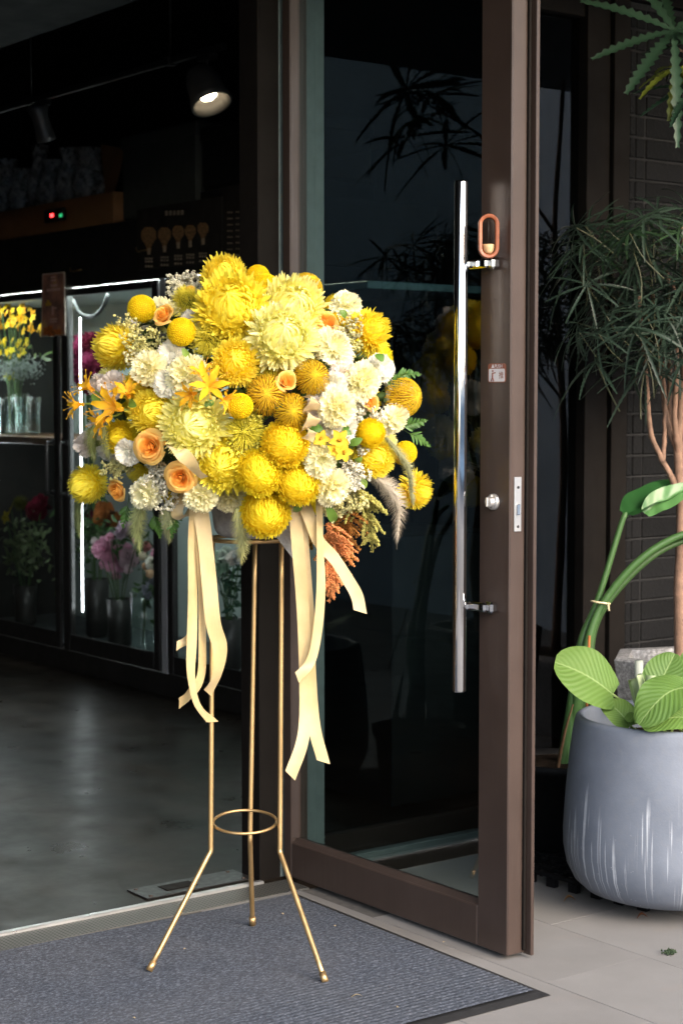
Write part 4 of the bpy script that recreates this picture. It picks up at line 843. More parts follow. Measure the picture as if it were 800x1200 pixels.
def pmark(px, py, w, h, mat):
    a, b = onX(px - w, py - h, XP), onX(px + w, py + h, XP); mb = MB(); box(mb, (XP - .0006, min(a[1], b[1]), min(a[2], b[2])), (XP, max(a[1], b[1]), max(a[2], b[2])), 0); return obj('lettering', mb, mat, ps, smooth=False)
INK3 = plain('faded_pink_print', (.70, .46, .42), .7); ORG = plain('orange_flower_print', (.62, .18, .04), .7, 0, .5, 60); YEL = plain('yellow_flower_print', (.66, .42, .06), .7, 0, .4, 60)
for a in ((62.5, 325, 2.5, .7), (63, 328.5, 3, .6), (63.5, 334.5, 4, 1), (63, 339.5, 8, .8), (62, 364, 1.2, 5), (64, 361, 2.5, .8), (63, 374, 4, .8), (63, 377, 4, .8)): pmark(*a, INK3)
for a in ((55, 388, 3.5, 4), (61, 390, 4, 3.5), (68, 389, 4, 3), (59, 385, 3, 3)): pmark(*a, ORG)
for a in ((57, 355, 1.6, 3.2), (57, 356.5, 3.4, 1.6)): pmark(*a, YEL)

# on top of the fridge: wooden crate with glass vases, dark cabinets, thermostat
s = NT('glint_mottled_glass'); tr = s.n('ShaderNodeBsdfTransparent'); tr.inputs[0].default_value = (.9, .93, .92, 1); mx = s.n('ShaderNodeMixShader'); s.l(s.ramp(s.noise(26, s.coords(), 5, .7), [(.40, (.12,) * 3), (.70, (.85,) * 3)]), mx.inputs[0]); s.set(Base_Color=(.80, .78, .74), Roughness=.18); s.l(tr.outputs[0], mx.inputs[1]); s.l(s.p.outputs[0], mx.inputs[2]); s.l(mx.outputs[0], s.out.inputs[0]); GLINT = s.m  # pale mottling mixed into the clear glass stands in for its highlights
WOODB = plain('dark_brown_plywood', (.30, .145, .06), .6, 0, .2, 7)
cr = thing('wooden_crate', (XF + .2, 8.0, 2.166), 'long brown plywood crate lying on the fridge below glass vases', 'crate')
mb = MB(); box(mb, (XF + .02, 7.30, 2.1665), (XF + .035, 9.0, 2.315), .002); obj('front_panel', mb, WOODB, cr, smooth=False); mb = MB(); box(mb, (XF + .0355, 7.30, 2.1665), (XF + .44, 7.315, 2.315), .002); obj('side_panel', mb, WOODB, cr, smooth=False)
mb = MB(); box(mb, (XF + .0355, 7.3155, 2.1665), (XF + .44, 9.0, 2.18), 0); obj('bottom_panel', mb, WOODB, cr, smooth=False); mb = MB(); box(mb, (XF + .0355, 7.3155, 2.30), (XF + .44, 9.0, 2.314), 0); obj('lid', mb, WOODB, cr, smooth=False)
for k, (px, h, r) in enumerate(((8, .30, .10), (28, .23, .085), (48, .33, .07), (64, .24, .095), (84, .28, .085), (106, .26, .095))):
    p = onX(px, 236, XF + .17); t = thing('glass_vase', (p[0], p[1], 2.3145), ['tall clear glass vase on the crate at the far end', 'short round glass vase on the crate', 'slim bottle shaped glass vase on the crate', 'bulging glass vase in the middle of the crate', 'clear glass vase with flared lip on the crate', 'wide glass vase on the crate beside the cardboard flap'][k], 'vase')
    mb = MB(); lathe(mb, [(0, .004), (r * .7, .004), (r, h * .25), (r * .98, h * .45), (r * .55, h * .78), (r * .7, h), (r * .66, h), (r * .5, h * .78), (r * .92, h * .45), (r * .94, h * .25), (r * .62, .012), (0, .012)], (p[0], p[1], 2.3145), 24, wob=lambda z, a, k=k: .004 * np.sin(6 * a + k + 40 * z)); obj('body', mb, GLINT, t)
    mb = MB(); aa_ = np.linspace(0, 2 * math.pi, 25); tube(mb, np.stack([p[0] + r * .68 * np.cos(aa_), p[1] + r * .68 * np.sin(aa_), 0 * aa_ + 2.3145 + h + .002], -1), .003, 6, cap=False); obj('rim', mb, GLINT, t)
mb = MB(); q = np.array([onX(x, y, XF + .1) for x, y in ((118, 169), (146, 174), (132, 232), (124, 228))]); mb.add(np.vstack([q, q + A(.006, 0, 0)]), [(0, 1, 2, 3), (7, 6, 5, 4), (0, 4, 5, 1), (1, 5, 6, 2), (2, 6, 7, 3), (3, 7, 4, 0)])
tag(obj('cardboard_flap', mb, WOODB, smooth=False, origin=q.mean(0)), 'brown cardboard sheet standing at the end of the crate', 'cardboard')
DKG = plain('dark_green_grey_panel', (.055, .060, .052), .7, 0, .1, 5)
for k, (ya, yb, za, zb) in enumerate(((6.62, 7.28, 2.1665, 2.56), (5.95, 6.60, 2.25, 2.52))):
    t = thing('storage_box', (XF + .35, (ya + yb) / 2, za), ['dark grey storage box standing on the fridge next to the crate', 'black storage box above the price list board'][k], 'box'); mb = MB(); box(mb, (XF + .05, ya, za), (XF + .5, yb, zb), .02); obj('box_body', mb, DKG if k == 0 else M['fridge_black'], t, smooth=False)
    mb = MB(); box(mb, (XF + .046, ya - .004, zb - .06), (XF + .506, yb + .004, zb + .004), .01); obj('box_lid', mb, DKG if k == 0 else M['fridge_black'], t, smooth=False)
fb('box_support', (XF + .05, 5.95, 2.1655), (XF + .5, 6.6, 2.2495), 'fridge_black')
tmo = thing('thermostat', tuple(onX(66, 253, XF - .02)), 'small black thermostat with glowing red and green digits on the fridge', 'thermostat'); a, b = onX(56, 247, XF), onX(78, 258, XF); mb = MB(); box(mb, (XF - .02, b[1], b[2]), (XF - .0005, a[1], a[2]), .003); obj('case', mb, M['fridge_black'], tmo, smooth=False)
for px, c, st_ in ((61, (1, .03, .03), 2.2), (71.5, (.03, .5, .18), .25)):
    a, b = onX(px - 1.8, 250.8, XF - .0205), onX(px + 1.8, 254, XF - .0205); mb = MB(); box(mb, (XF - .0215, b[1], b[2]), (XF - .0202, a[1], a[2]), 0); obj('display', mb, emit('display_glow_%d' % px, c, st_), tmo, smooth=False)

# cut flowers kept in the fridge
STEM = petal('stem_tissue', .1, .5, .02, .2, .4)
def cut_flowers(cname, label, px, py, X, zb, items, stems=8, sc=(.1, .06), leafc=None, nleaf=0, vase_h=.26, vase_r=.06, dark=True, stemc=(.05, .10, .03)):
    c = onX(px, py, X); t = thing(cname, (c[0], c[1], zb), label, 'cut flowers'); mb = MB(); prof = [(0, 0), (vase_r * .8, 0), (vase_r, .02), (vase_r * .95, vase_h * .5), (vase_r * 1.1, vase_h), (vase_r * 1.04, vase_h), (vase_r * .9, vase_h * .5), (vase_r * .92, .02), (0, .012)]
    lathe(mb, prof, (c[0], c[1], zb + .001), 20); obj('vase', mb, M['clear_glass'] if not dark else M['fridge_black'], t)
    pts = [onX(x, y, X + rng.uniform(-.06, .06)) for x, y, *_ in items]
    for p in pts[:stems]:
        mb = MB(); tube(mb, smooth_path([(c[0], c[1], zb + .05), ((c[0] * 2 + p[0]) / 3, (c[1] * 2 + p[1]) / 3, zb + vase_h + .05), p - A(0, 0, .01)], 10), .003, 5, stemc, cap=False); obj('stem', mb, STEM, t)
    for p, (x, y, kind, r, col) in zip(pts, items):
        me = FM[kind]
        if col is not None:
            key = (kind, col)
            if key not in FM:
                me = me.copy(); a = np.empty(len(me.vertices) * 4); me.color_attributes['Col'].data.foreach_get('color', a); a = a.reshape(-1, 4); lum = a[:, :3].mean(1, keepdims=True); a[:, :3] = np.clip(np.asarray(col) * (lum / lum.max()) , 0, 1); me.color_attributes['Col'].data.foreach_set('color', a.ravel()); FM[key] = me
            me = FM[key]
        o = link('blossom', me, t, tuple(p - wloc(t))); n = A(-1, rng.normal(0, .35), rng.normal(.25, .35)); o.rotation_mode = 'QUATERNION'; o.rotation_quaternion = Vector(n.tolist()).to_track_quat('Z', 'Y') @ Quaternion((0, 0, 1), rng.uniform(0, 6)); o.scale = (r,) * 3
    if nleaf:
        mb = MB(); lx, ly, lw, lh = leafc[:4]
        for _ in range(nleaf):
            p = onX(lx + rng.normal(0, lw), ly + rng.normal(0, lh), X + rng.uniform(-.05, .08)); d = rng.normal(0, 1, 3); d /= np.linalg.norm(d); leaf_strip(mb, p, p + d * rng.uniform(.035, .07), rng.uniform(.007, .013), rng.normal(0, 1, 3), np.array(leafc[4]) * rng.uniform(.6, 1.5), n=5)
        obj('leafage', mb, LEAFM, t, kind='stuff')
    return t
PK, MG, RD, OR, CRM, YL = (.66, .34, .46), (.36, .05, .14), (.17, .02, .045), (.42, .15, .04), (.72, .62, .48), (.75, .45, .02)
X1 = XF + .30
def scat(cx_, cy_, wx, wy, n, kinds, r0, r1, cols): return [(cx_ + rng.uniform(-wx, wx), cy_ + rng.uniform(-wy, wy), kinds[i % len(kinds)], rng.uniform(r0, r1), cols[i % len(cols)]) for i in range(n)]
cut_flowers('lisianthus_bunch', 'bunch of mauve pink lisianthus behind the fridge glass', 140, 700, X1 - .1, .126, [(112, 634, 'rose_core', .043, (.62, .55, .55)), (130, 629, 'rose_core', .049, PK), (124, 644, 'carn_blush', .061, PK), (137, 655, 'carn_blush', .072, PK), (122, 662, 'rose_core', .051, PK), (136, 675, 'rose_core', .052, PK), (150, 640, 'rose_core', .043, PK), (152, 655, 'carn_blush', .052, (.6, .42, .48)), (151, 668, 'rose_core', .046, (.58, .44, .48)), (160, 633, 'rose_core', .043, PK), (147, 622, 'carn_blush', .051, (.6, .45, .55)), (130, 650, 'rose_core', .052, PK)], 10, leafc=(128, 630, 22, 14, (.035, .085, .022)), nleaf=120, vase_h=.24)
cut_flowers('ranunculus_bunch', 'bunch of cream and peach blossoms beside the pink lisianthus', 168, 700, X1 - .12, .126, [(168, 652, 'rose_core', .052, CRM), (172, 663, 'rose_core', .046, (.62, .42, .26)), (176, 672, 'rose_core', .049, (.62, .42, .26)), (178, 690, 'carn_blush', .049, (.42, .42, .5)), (182, 648, 'rose_core', .043, PK), (184, 660, 'carn_white', .049, None), (173, 640, 'rose_core', .049, (.5, .2, .2))], 7, leafc=(175, 690, 8, 20, (.03, .07, .02)), nleaf=40, dark=False, vase_h=.3)
cut_flowers('dark_red_bunch', 'tall magenta and dark red blooms beside the bright tube light', 112, 500, X1, .126, scat(112, 428, 20, 26, 16, ['mum_pale0', 'carn_blush'], .05, .07, [MG, RD, MG]) + scat(122, 604, 14, 8, 8, ['carn_blush', 'mum_deep0'], .035, .05, [OR, RD, OR]), 12, leafc=(105, 615, 12, 20, (.04, .10, .03)), nleaf=160, vase_h=.3)
cut_flowers('white_carnation_bunch', 'bunch of greenish white carnations seen between ribbon and stand leg', 268, 720, X1 - .1, .126, [(258, 655, 'carn_white', .038, (.62, .72, .60)), (266, 650, 'carn_white', .036, (.68, .72, .64)), (262, 664, 'carn_white', .04, (.5, .66, .52)), (274, 654, 'carn_blush', .034, None), (254, 668, 'carn_white', .035, (.5, .66, .52)), (281, 652, 'carn_white', .032, (.6, .6, .58))], 6, leafc=(275, 685, 9, 14, (.02, .06, .03)), nleaf=60, vase_h=.24)
cut_flowers('oncidium_bunch', 'bunch of golden yellow orchid sprays on the upper fridge shelf', 20, 500, X1 - .1, 1.156, scat(16, 372, 24, 16, 50, ['orchid'], .018, .028, [(.62, .30, .01), (.55, .36, .01)]) + scat(18, 408, 18, 10, 26, ['orchid'], .016, .025, [(.5, .42, .01), (.6, .42, .02)]) + scat(46, 388, 4, 6, 5, ['orchid'], .016, .02, [(.6, .36, .01)]), 12, dark=False, vase_h=.22, leafc=(15, 420, 16, 10, (.05, .08, .02)), nleaf=40)
t = cut_flowers('gypsophila_vase', 'grey dried gypsophila cloud in a glass pitcher on the fridge shelf', 33, 500, X1 - .15, 1.156, [], 0, dark=False, vase_h=.20, vase_r=.065)
mb = MB(); pts = np.array([onX(22 + rng.normal(0, 12), 432 + rng.normal(0, 6), X1 - .12 + rng.normal(0, .05)) for _ in range(700)]); blobs(mb, pts, .006, (.22, .25, .23), OCT_V, OCT_F, .4); obj('blossom_cloud', mb, PETW, t, kind='stuff')
cut_flowers('glass_pitcher', 'second glass pitcher with stems under the yellow orchids', 12, 500, X1 - .18, 1.156, scat(10, 440, 8, 4, 5, ['orchid'], .012, .016, [(.3, .3, .05)]), 5, dark=False, vase_h=.2, vase_r=.06)
cut_flowers('mixed_foliage_bunch', 'dark bunch of variegated foliage with one crimson bloom on the fridge floor', 30, 700, X1 - .08, .126, [(43, 598, 'mum_deep0', .06, (.26, .02, .05)), (49, 590, 'carn_blush', .05, (.26, .02, .05)), (8, 606, 'orchid', .04, (.3, .25, .03)), (14, 596, 'orchid', .04, (.3, .25, .03)), (25, 590, 'tuft', .05, (.12, .13, .02))], 5, leafc=(32, 642, 14, 17, (.13, .18, .09)), nleaf=190, vase_h=.22)

# ------------------------------------------------------------------ track lights
LAMPG = plain('dark_grey_lamp_metal', (.12, .115, .11), .4, .4, .1, 20)
XT = 3.6; tr_ = thing('light_track', (XT, 6.6, 2.62), 'thin black lighting track hung from the dark ceiling on rods', 'light track'); mb = MB(); box(mb, (XT - .012, 5.45, 2.612), (XT + .012, 9.2, 2.634), .002); obj('rail', mb, M['black_metal'], tr_, smooth=False)
for y in (5.82, 6.95, 8.3):
    mb = MB(); tube(mb, [(XT, y, 2.634), (XT, y, 3.3)], .004, 6); obj('hanging_rod', mb, M['black_metal'], tr_); mb = MB(); box(mb, (XT - .02, y - .02, 2.606), (XT + .02, y + .02, 2.64), .003); obj('rod_clip', mb, M['black_metal'], tr_, smooth=False)
def spot(px, py, aim, label, on, R=.068, en=6):
    c = onX(px, py, XT); t = thing('track_spotlight', (XT, c[1], 2.60), label, 'spotlight'); a = Vector(aim).normalized(); q = a.to_track_quat('Z', 'Y')
    def loc(mb0):  # turn a lathe built along +z to the aim
        V = np.vstack(mb0.v); W = np.array([(q @ Vector(v))[:] for v in V]) + c; m2 = MB(); m2.add(W, mb0.f[0]); return m2
    m0 = MB(); lathe(m0, [(0, -.105), (.03, -.104), (.05, -.09), (R * .95, -.05), (R, 0), (R * 1.12, .03), (R * 1.16, .055), (R * 1.05, .056), (R * .9, .025), (R * .6, .012), (0, .011)], (0, 0, 0), 32); obj('lamp_head', loc(m0), LAMPG, t)
    m0 = MB(); lathe(m0, [(0, .0125), (R * .42, .0125), (R * .45, .018), (R * .36, .022), (0, .024)], (0, 0, 0), 24); obj('bulb', loc(m0), emit('warm_lamp_face_' + ('on' if on else 'dim'), (1, .82, .55), 14 if on else .35), t)
    mb = MB(); tube(mb, smooth_path([(XT, c[1], 2.61), (XT, c[1], 2.56), c + A(0, .0, .10), c - np.array(a[:]) * .09], 10), .009, 8); obj('arm', mb, M['black_metal'], t)
    mb = MB(); box(mb, (XT - .018, c[1] - .045, 2.588), (XT + .018, c[1] + .045, 2.611), .003); obj('track_adapter', mb, M['black_metal'], t, smooth=False)
    if on:
        L = bpy.data.lights.new('track_spotlight_lamp', 'SPOT'); L.energy = en; L.color = (1, .8, .55); L.spot_size = math.radians(70); L.spot_blend = .5; L.shadow_soft_size = .03
        lo = bpy.data.objects.new('lamp', L); COL.objects.link(lo); lo.parent = t; lo.location = tuple(c + np.array(a[:]) * .07 - wloc(t)); lo.rotation_euler = (-a).to_track_quat('Z', 'Y').to_euler()
    return t
spot(243, 108, (.05, -.46, -.82), 'black track spotlight with a glowing warm lamp', True); spot(51, 150, (.35, .1, -.93), 'slim black track spotlight above the glass vases', False, .036)

# a counter and glass shelf that show faintly through the fixed window
ct_ = thing('side_counter', (3.72, 4.75, .004), 'dark counter with pale glass shelf standing behind the fixed window', 'counter'); mb = MB(); box(mb, (3.62, 4.5, .005), (4.1, 5.0, .9), .004); obj('cabinet', mb, M['fridge_black'], ct_, smooth=False)
mb = MB(); box(mb, (3.5, 4.48, 1.70), (4.1, 5.0, 1.725), .003); obj('glass_shelf', mb, plain('pale_teal_shelf', (.20, .30, .30), .4), ct_, smooth=False)
for x in (3.62, 4.08):
    mb = MB(); box(mb, (x, 4.95, .005), (x + .018, 4.97, 1.6995), .002); obj('shelf_post', mb, M['black_metal'], ct_, smooth=False)
# ------------------------------------------------------------------ potted plants by the tiled wall
s = NT('blue_grey_concrete'); uvn = s.n('ShaderNodeUVMap'); sp = s.n('ShaderNodeSeparateXYZ'); s.l(uvn.outputs[0], sp.inputs[0]); v = s.coords()
def m_(op, a, b=None, c=None):
    nd = s.n('ShaderNodeMath'); nd.operation = op
    for i, x in enumerate((a, b, c)):
        if x is None: continue
        if hasattr(x, 'is_output'): s.l(x, nd.inputs[i])
        else: nd.inputs[i].default_value = x
    return nd.outputs[0]
def n1(scale, off, wob=0.):
    cb = s.n('ShaderNodeCombineXYZ'); s.l(m_('ADD', sp.outputs[0], off), cb.inputs[0])
    if wob: s.l(m_('MULTIPLY', sp.outputs[1], wob), cb.inputs[1])
    return s.noise(scale, cb.outputs[0], 2, .5)
mask = None   # lime runs: narrow streaks that start at uneven heights and fade towards the foot
for sc, off, thr, top, rngv, wob in ((130, .0, .605, .50, 1.1, .006), (230, 3.1, .61, .44, 1.1, .005), (75, 7.7, .655, .58, 1.1, .004)):
    streak = s.ramp(n1(sc, off, wob), [(thr, (0, 0, 0)), (thr + .05, (1, 1, 1))]); start = m_('MULTIPLY_ADD', n1(26, off + 5), rngv, top - rngv * .5 + .05)
    below = m_('SMOOTHSTEP', 0, .06, m_('SUBTRACT', start, sp.outputs[1])) if False else s.ramp(m_('SUBTRACT', start, sp.outputs[1]), [(.0, (0, 0, 0)), (.10, (1, 1, 1))])
    foot = s.ramp(sp.outputs[1], [(.02, (.15,) * 3), (.16, (1,) * 3)]); z = m_('MULTIPLY', m_('MULTIPLY', streak, below), foot); mask = z if mask is None else m_('MAXIMUM', mask, z)
spk = s.ramp(s.noise(120, v, 2), [(.70, (0, 0, 0)), (.74, (1, 1, 1))]); low = s.ramp(sp.outputs[1], [(.25, (.7,) * 3), (.6, (0,) * 3)]); mask = m_('MAXIMUM', mask, m_('MULTIPLY', spk, low))
base = s.ramp(s.noise(5, v, 7, .6), [(.3, (.105, .122, .158)), (.55, (.145, .166, .208)), (.75, (.182, .204, .246))]); base = s.mix(s.ramp(s.noise(60, v, 4), [(.5, (0,) * 3), (.8, (.4,) * 3)]), base, (.16, .17, .19))
mm = m_('MULTIPLY', mask, m_('MULTIPLY_ADD', s.noise(40, v, 3), .7, .25)); s.l(s.mix(mm, base, (.52, .55, .60)), s.p.inputs['Base Color']); s.set(Roughness=.62); s.bump(s.noise(200, v, 4), .15, .003); POTM = s.m
PC = at(787, 900, 4.72); PC[2] = .037
gp = thing('concrete_planter', tuple(PC), 'large round blue grey concrete planter with white lime streaks', 'planter')
prof = np.array([(0, 0), (.165, 0), (.200, .004), (.232, .016), (.258, .040), (.277, .078), (.286, .125), (.287, .165), (.284, .22), (.279, .29), (.271, .37), (.263, .435), (.257, .462), (.254, .470), (.249, .474), (.242, .475), (.237, .472), (.234, .464), (.233, .44), (.232, .40), (0, .398)])
k = 96; a = np.arange(k + 1) / k * 2 * math.pi; R = prof[:, 0][:, None]; V = np.stack([PC[0] + R * np.cos(a), PC[1] + R * np.sin(a), PC[2] + prof[:, 1][:, None] + 0 * a], -1)
uv = np.stack([np.broadcast_to(a / (2 * math.pi), R.shape[:1] + a.shape), np.broadcast_to(np.clip(prof[:, 1], 0, 1)[:, None] / .475, R.shape[:1] + a.shape)], -1); mb = MB(); grid(mb, V, uv=uv); obj('pot', mb, POTM, gp)
SOIL = plain('dark_potting_soil', (.022, .015, .010), .95, 0, .5, 60, .8, 120, spec=.05); mb = MB(); lathe(mb, [(.2285, .40), (.15, .408), (0, .415)], tuple(PC), 40, wob=lambda z, a: .0 * a); obj('soil', mb, SOIL, gp)

# broad striped leaves of the plant in it
s = NT('striped_leaf'); uvn = s.n('ShaderNodeUVMap'); sp = s.n('ShaderNodeSeparateXYZ'); s.l(uvn.outputs[0], sp.inputs[0])
def m2(op, a, b=None):
    nd = s.n('ShaderNodeMath'); nd.operation = op
    for i, x in enumerate((a, b)):
        if x is None: continue
        if hasattr(x, 'is_output'): s.l(x, nd.inputs[i])
        else: nd.inputs[i].default_value = x
    return nd.outputs[0]
au = m2('ABSOLUTE', m2('SUBTRACT', sp.outputs[0], .5)); ph_ = m2('SUBTRACT', sp.outputs[1], m2('MULTIPLY', au, .75)); ph_ = m2('ADD', ph_, m2('MULTIPLY', s.noise(14, s.coords(), 3), .05)); wv = m2('SINE', m2('MULTIPLY', ph_, 66.)); rib = s.ramp(m2('MULTIPLY_ADD', wv, .5) if False else m2('ADD', m2('MULTIPLY', wv, .5), .5), [(.15, (0,) * 3), (.85, (1,) * 3)])
oi = s.n('ShaderNodeObjectInfo'); g0 = s.ramp(oi.outputs['Random'], [(0, (.085, .165, .032)), (1, (.13, .22, .042))]); g1 = s.ramp(oi.outputs['Random'], [(0, (.100, .185, .045)), (1, (.148, .24, .056))]); col = s.mix(rib, g0, g1); mid = s.ramp(au, [(.0, (1,) * 3), (.025, (0,) * 3)]); col = s.mix(mid, col, (.26, .36, .14)); col = s.mix(s.ramp(s.noise(18, s.coords(), 3), [(.55, (0,) * 3), (.8, (.3,) * 3)]), col, (.12, .2, .03))
s.l(col, s.p.inputs['Base Color']); s.set(Roughness=.5, Specular_IOR_Level=.3); s.bump(wv, .22, .003); tr = s.n('ShaderNodeBsdfTranslucent'); s.l(col, tr.inputs[0]); mx = s.n('ShaderNodeMixShader'); mx.inputs[0].default_value = .25; s.l(s.p.outputs[0], mx.inputs[1]); s.l(tr.outputs[0], mx.inputs[2]); s.l(mx.outputs[0], s.out.inputs[0]); STRIPE = s.m
def broad_leaf(name, base, tip, w, nrm, parent, mat, arch=.1, fold=.15, n=22, m=15, wave=.02, power=.55, twist=0., curl=0., label=None, notch=.06):
    base, tip = np.asarray(base, float), np.asarray(tip, float); t = np.linspace(0, 1, n)[:, None]; u = np.linspace(-1, 1, m)[None]; d = tip - base; L = np.linalg.norm(d); d = d / L; nrm = np.asarray(nrm, float); nrm = nrm - d * (nrm @ d); nrm /= np.linalg.norm(nrm); sd_ = np.cross(d, nrm)
    ww = w * np.sin(math.pi * np.clip(t * .93 + .055, 0, 1)) ** power; x = t * L - notch * L * (1 - t) ** 3 * np.abs(u) ** 1.5 * 1.0; h = arch * L * np.sin(math.pi * t) - curl * L * t ** 3 + fold * ww * np.abs(u) - .5 * fold * ww * u ** 2 + wave * L * np.sin(9 * t + 2 * u + w * 90) * np.abs(u) ** 2 + twist * ww * u * t
    V = base + x[..., None] * d + (ww * u)[..., None] * sd_ + h[..., None] * nrm; uv = np.stack([np.broadcast_to(.5 + .5 * u, V.shape[:2]), np.broadcast_to(t, V.shape[:2])], -1); mb = MB(); grid(mb, V, (.1, .2, .04), uv); return obj(name, mb, mat, parent, label=label)
cp = thing('striped_leaf_plant', tuple(PC + A(0, 0, .41)), 'light green plant with broad finely striped leaves in the concrete planter', 'plant'); GST = petal('green_stalk', .1, .45, .01, .15, .4)
def stalk(a, b, r=.0035, col=(.20, .28, .08), parent=None, sag=.0, name='stalk'): mb = MB(); a, b = np.asarray(a), np.asarray(b); tube(mb, smooth_path([a, (a + b) / 2 + A(0, 0, sag), b], 8), [r * 1.2] * 4 + [r] * 4, 8, col); return obj(name, mb, GST, parent or cp)
dp = 4.66
for (bx, by, bd), (tx, ty, td), w, nv, kw in (
    ((718, 814, 4.62), (652, 774, 4.58), .086, -FWD * .8 + UP * .75, dict(arch=.06, curl=.05, power=.42, wave=.012)),
    ((738, 851, 4.58), (708, 822, 4.62), .050, -FWD * .6 + UP * .6 + RIGHT * .25, dict(arch=.10, power=.5)),
    ((764, 820, 4.72), (790, 766, 4.76), .054, -FWD * .9 - RIGHT * .35, dict(arch=.05, power=.5, fold=.3)),
    ((806, 806, 4.54), (748, 846, 4.46), .062, -FWD * .6 + UP * .7, dict(arch=.22, power=.5, curl=.06, wave=.03)),
    ((812, 842, 4.52), (752, 852, 4.48), .045, -FWD * .5 + UP * .6, dict(arch=.12, power=.5)),
    ((760, 850, 4.62), (736, 846, 4.52), .030, UP, dict(arch=.2, power=.5)),
    ((800, 800, 4.76), (842, 770, 4.78), .066, -FWD + UP * .3, dict(arch=.1, power=.5)),
    ((808, 830, 4.66), (872, 835, 4.62), .07, UP - FWD * .4, dict(arch=.2, power=.5)), ((800, 815, 4.84), (830, 790, 5.02), .06, UP - FWD * .2, dict(arch=.2, power=.5))):
    lf = broad_leaf('leaf', at(bx, by, bd), at(tx, ty, td), w, nv, cp, STRIPE, **kw); r0 = PC + A(rng.uniform(-.06, .06), rng.uniform(-.06, .06), .412); stalk(r0, at(bx, by, bd) + (at(tx, ty, td) - at(bx, by, bd)) * .02, .0032)
def rolled(bx, by, tx, ty, d, r, col):   # young leaf still rolled up
    P = smooth_path([at(bx, by, d), at((bx + tx) / 2 + 1, (by + ty) / 2, d), at(tx, ty, d)], 12); T, N, B = frames(P); mb = MB(); a = np.linspace(-2.6, 2.9, 16); rr = r * np.interp(np.linspace(0, 1, 12), [0, .5, .9, 1], [.45, .9, 1.0, .9]); V = P[:, None] + (rr[:, None] * (1 + .12 * a[None] / 3))[..., None] * (np.cos(a)[None, :, None] * N[:, None] + np.sin(a)[None, :, None] * B[:, None]); V[-1, 8:] += UP * -.012; grid(mb, V, col); return obj('rolled_leaf', mb, GST, cp, label='pale green young leaf still rolled up')
rolled(752, 842, 744, 791, 4.62, .021, (.27, .33, .17)); rolled(760, 842, 762, 791, 4.60, .017, (.24, .31, .16))

# black tray under the pots
BLK = plain('black_plastic', (.006, .006, .0065), .6, 0, .25, 25, .1, 200, spec=.12)
ty_ = thing('plastic_tray', (3.66, 3.52, 0), 'black plastic grid tray on the pavement under the pots', 'tray'); ta = math.radians(6); TC = ground(630, 1036); TX0, TY0 = TC[0], TC[1]
def trp(x, y, z): return A(TX0 + x * math.cos(ta) - y * math.sin(ta), TY0 + x * math.sin(ta) + y * math.cos(ta), z)
def tbox(name, x0, x1, y0, y1, z0, z1):
    mb = MB(); box(mb, (0, 0, 0), (1, 1, 1), 0); V = np.vstack(mb.v); mb.v = [np.array([trp(x0 + (x1 - x0) * p[0], y0 + (y1 - y0) * p[1], z0 + (z1 - z0) * p[2]) for p in V])]; return obj(name, mb, BLK, ty_, smooth=False)
for i in range(13): tbox('slat', i * .05, i * .05 + .012, -.375, .20, .026, .0362)
for j in range(12): tbox('cross_slat', 0.0002, .612, -.375 + j * .0515, -.375 + j * .0515 + .010, .0235, .0355)
for j in range(8): tbox('foot', -.001, .016, -.372 + j * .078, -.372 + j * .078 + .03, .0005, .0236)
for i in range(1, 9): tbox('foot', i * .07, i * .07 + .03, -.376, -.36, .0005, .0236)

# black nursery pot with a tied bird-of-paradise
bp = thing('nursery_pot', (3.655, 3.745, .037), 'plain black plastic nursery pot behind the open door edge', 'plant pot'); mb = MB(); lathe(mb, [(0, 0), (.115, 0), (.122, .004), (.142, .225), (.152, .226), (.155, .250), (.147, .252), (.138, .228), (.130, .20), (0, .198)], (3.655, 3.745, .037), 40); obj('pot', mb, BLK, bp); mb = MB(); lathe(mb, [(.139, .236), (.08, .243), (0, .246)], (3.655, 3.745, .037), 24); obj('soil', mb, SOIL, bp)
sb = thing('bird_of_paradise', (3.655, 3.745, .25), 'tall green leafstalks tied with a twist tie rising from the nursery pot', 'plant')
GRN, GRN2 = (.035, .085, .022), (.05, .125, .035)
def pstalk(pts, r, col, name='leafstalk'):
    P = smooth_path([at(*p) for p in pts], 30); mb = MB(); rr = np.interp(np.linspace(0, 1, 30), np.linspace(0, 1, len(r)), r); tube(mb, P, rr, 12, col); return obj(name, mb, GST, sb)
D5 = 5.22
pstalk([(655, 930, D5), (662, 880, D5), (672, 815, D5), (681, 752, D5), (700, 703, D5), (728, 612, D5), (734, 603, D5)], [.019, .019, .018, .013, .010, .0085, .0075], GRN2)
pstalk([(660, 930, D5 + .02), (668, 870, D5 + .01), (680, 800, D5 - .02), (690, 745, D5 - .02), (709, 702, D5 - .02), (750, 655, D5 - .03), (800, 626, D5 - .03), (860, 618, D5 - .03)], [.018, .018, .016, .013, .0115, .011, .010, .008], GRN2)
pstalk([(663, 928, D5 + .03), (674, 860, D5 + .02), (688, 790, D5), (694, 742, D5), (712, 705, D5), (756, 658, D5), (800, 634, D5 + .01), (862, 624, D5)], [.017, .016, .015, .012, .0105, .010, .009, .008], GRN)
mb = MB(); P = at(703, 706, D5 - .02); aa_ = np.linspace(0, 2 * math.pi, 25); tube(mb, P + .027 * np.cos(aa_)[:, None] * RIGHT + .020 * np.sin(aa_)[:, None] * FWD + (.004 * np.cos(aa_))[:, None] * -UP, .003, 6, cap=False); tube(mb, [at(712, 708, D5 - .045), at(713, 716, D5 - .05)], .0035, 6); obj('twist_tie', mb, plain('cream_twist_tie', (.62, .52, .32), .6), sb)
DRY = plain('dry_brown_sheath', (.17, .085, .038), .8, 0, .35, 40, .4, 90)
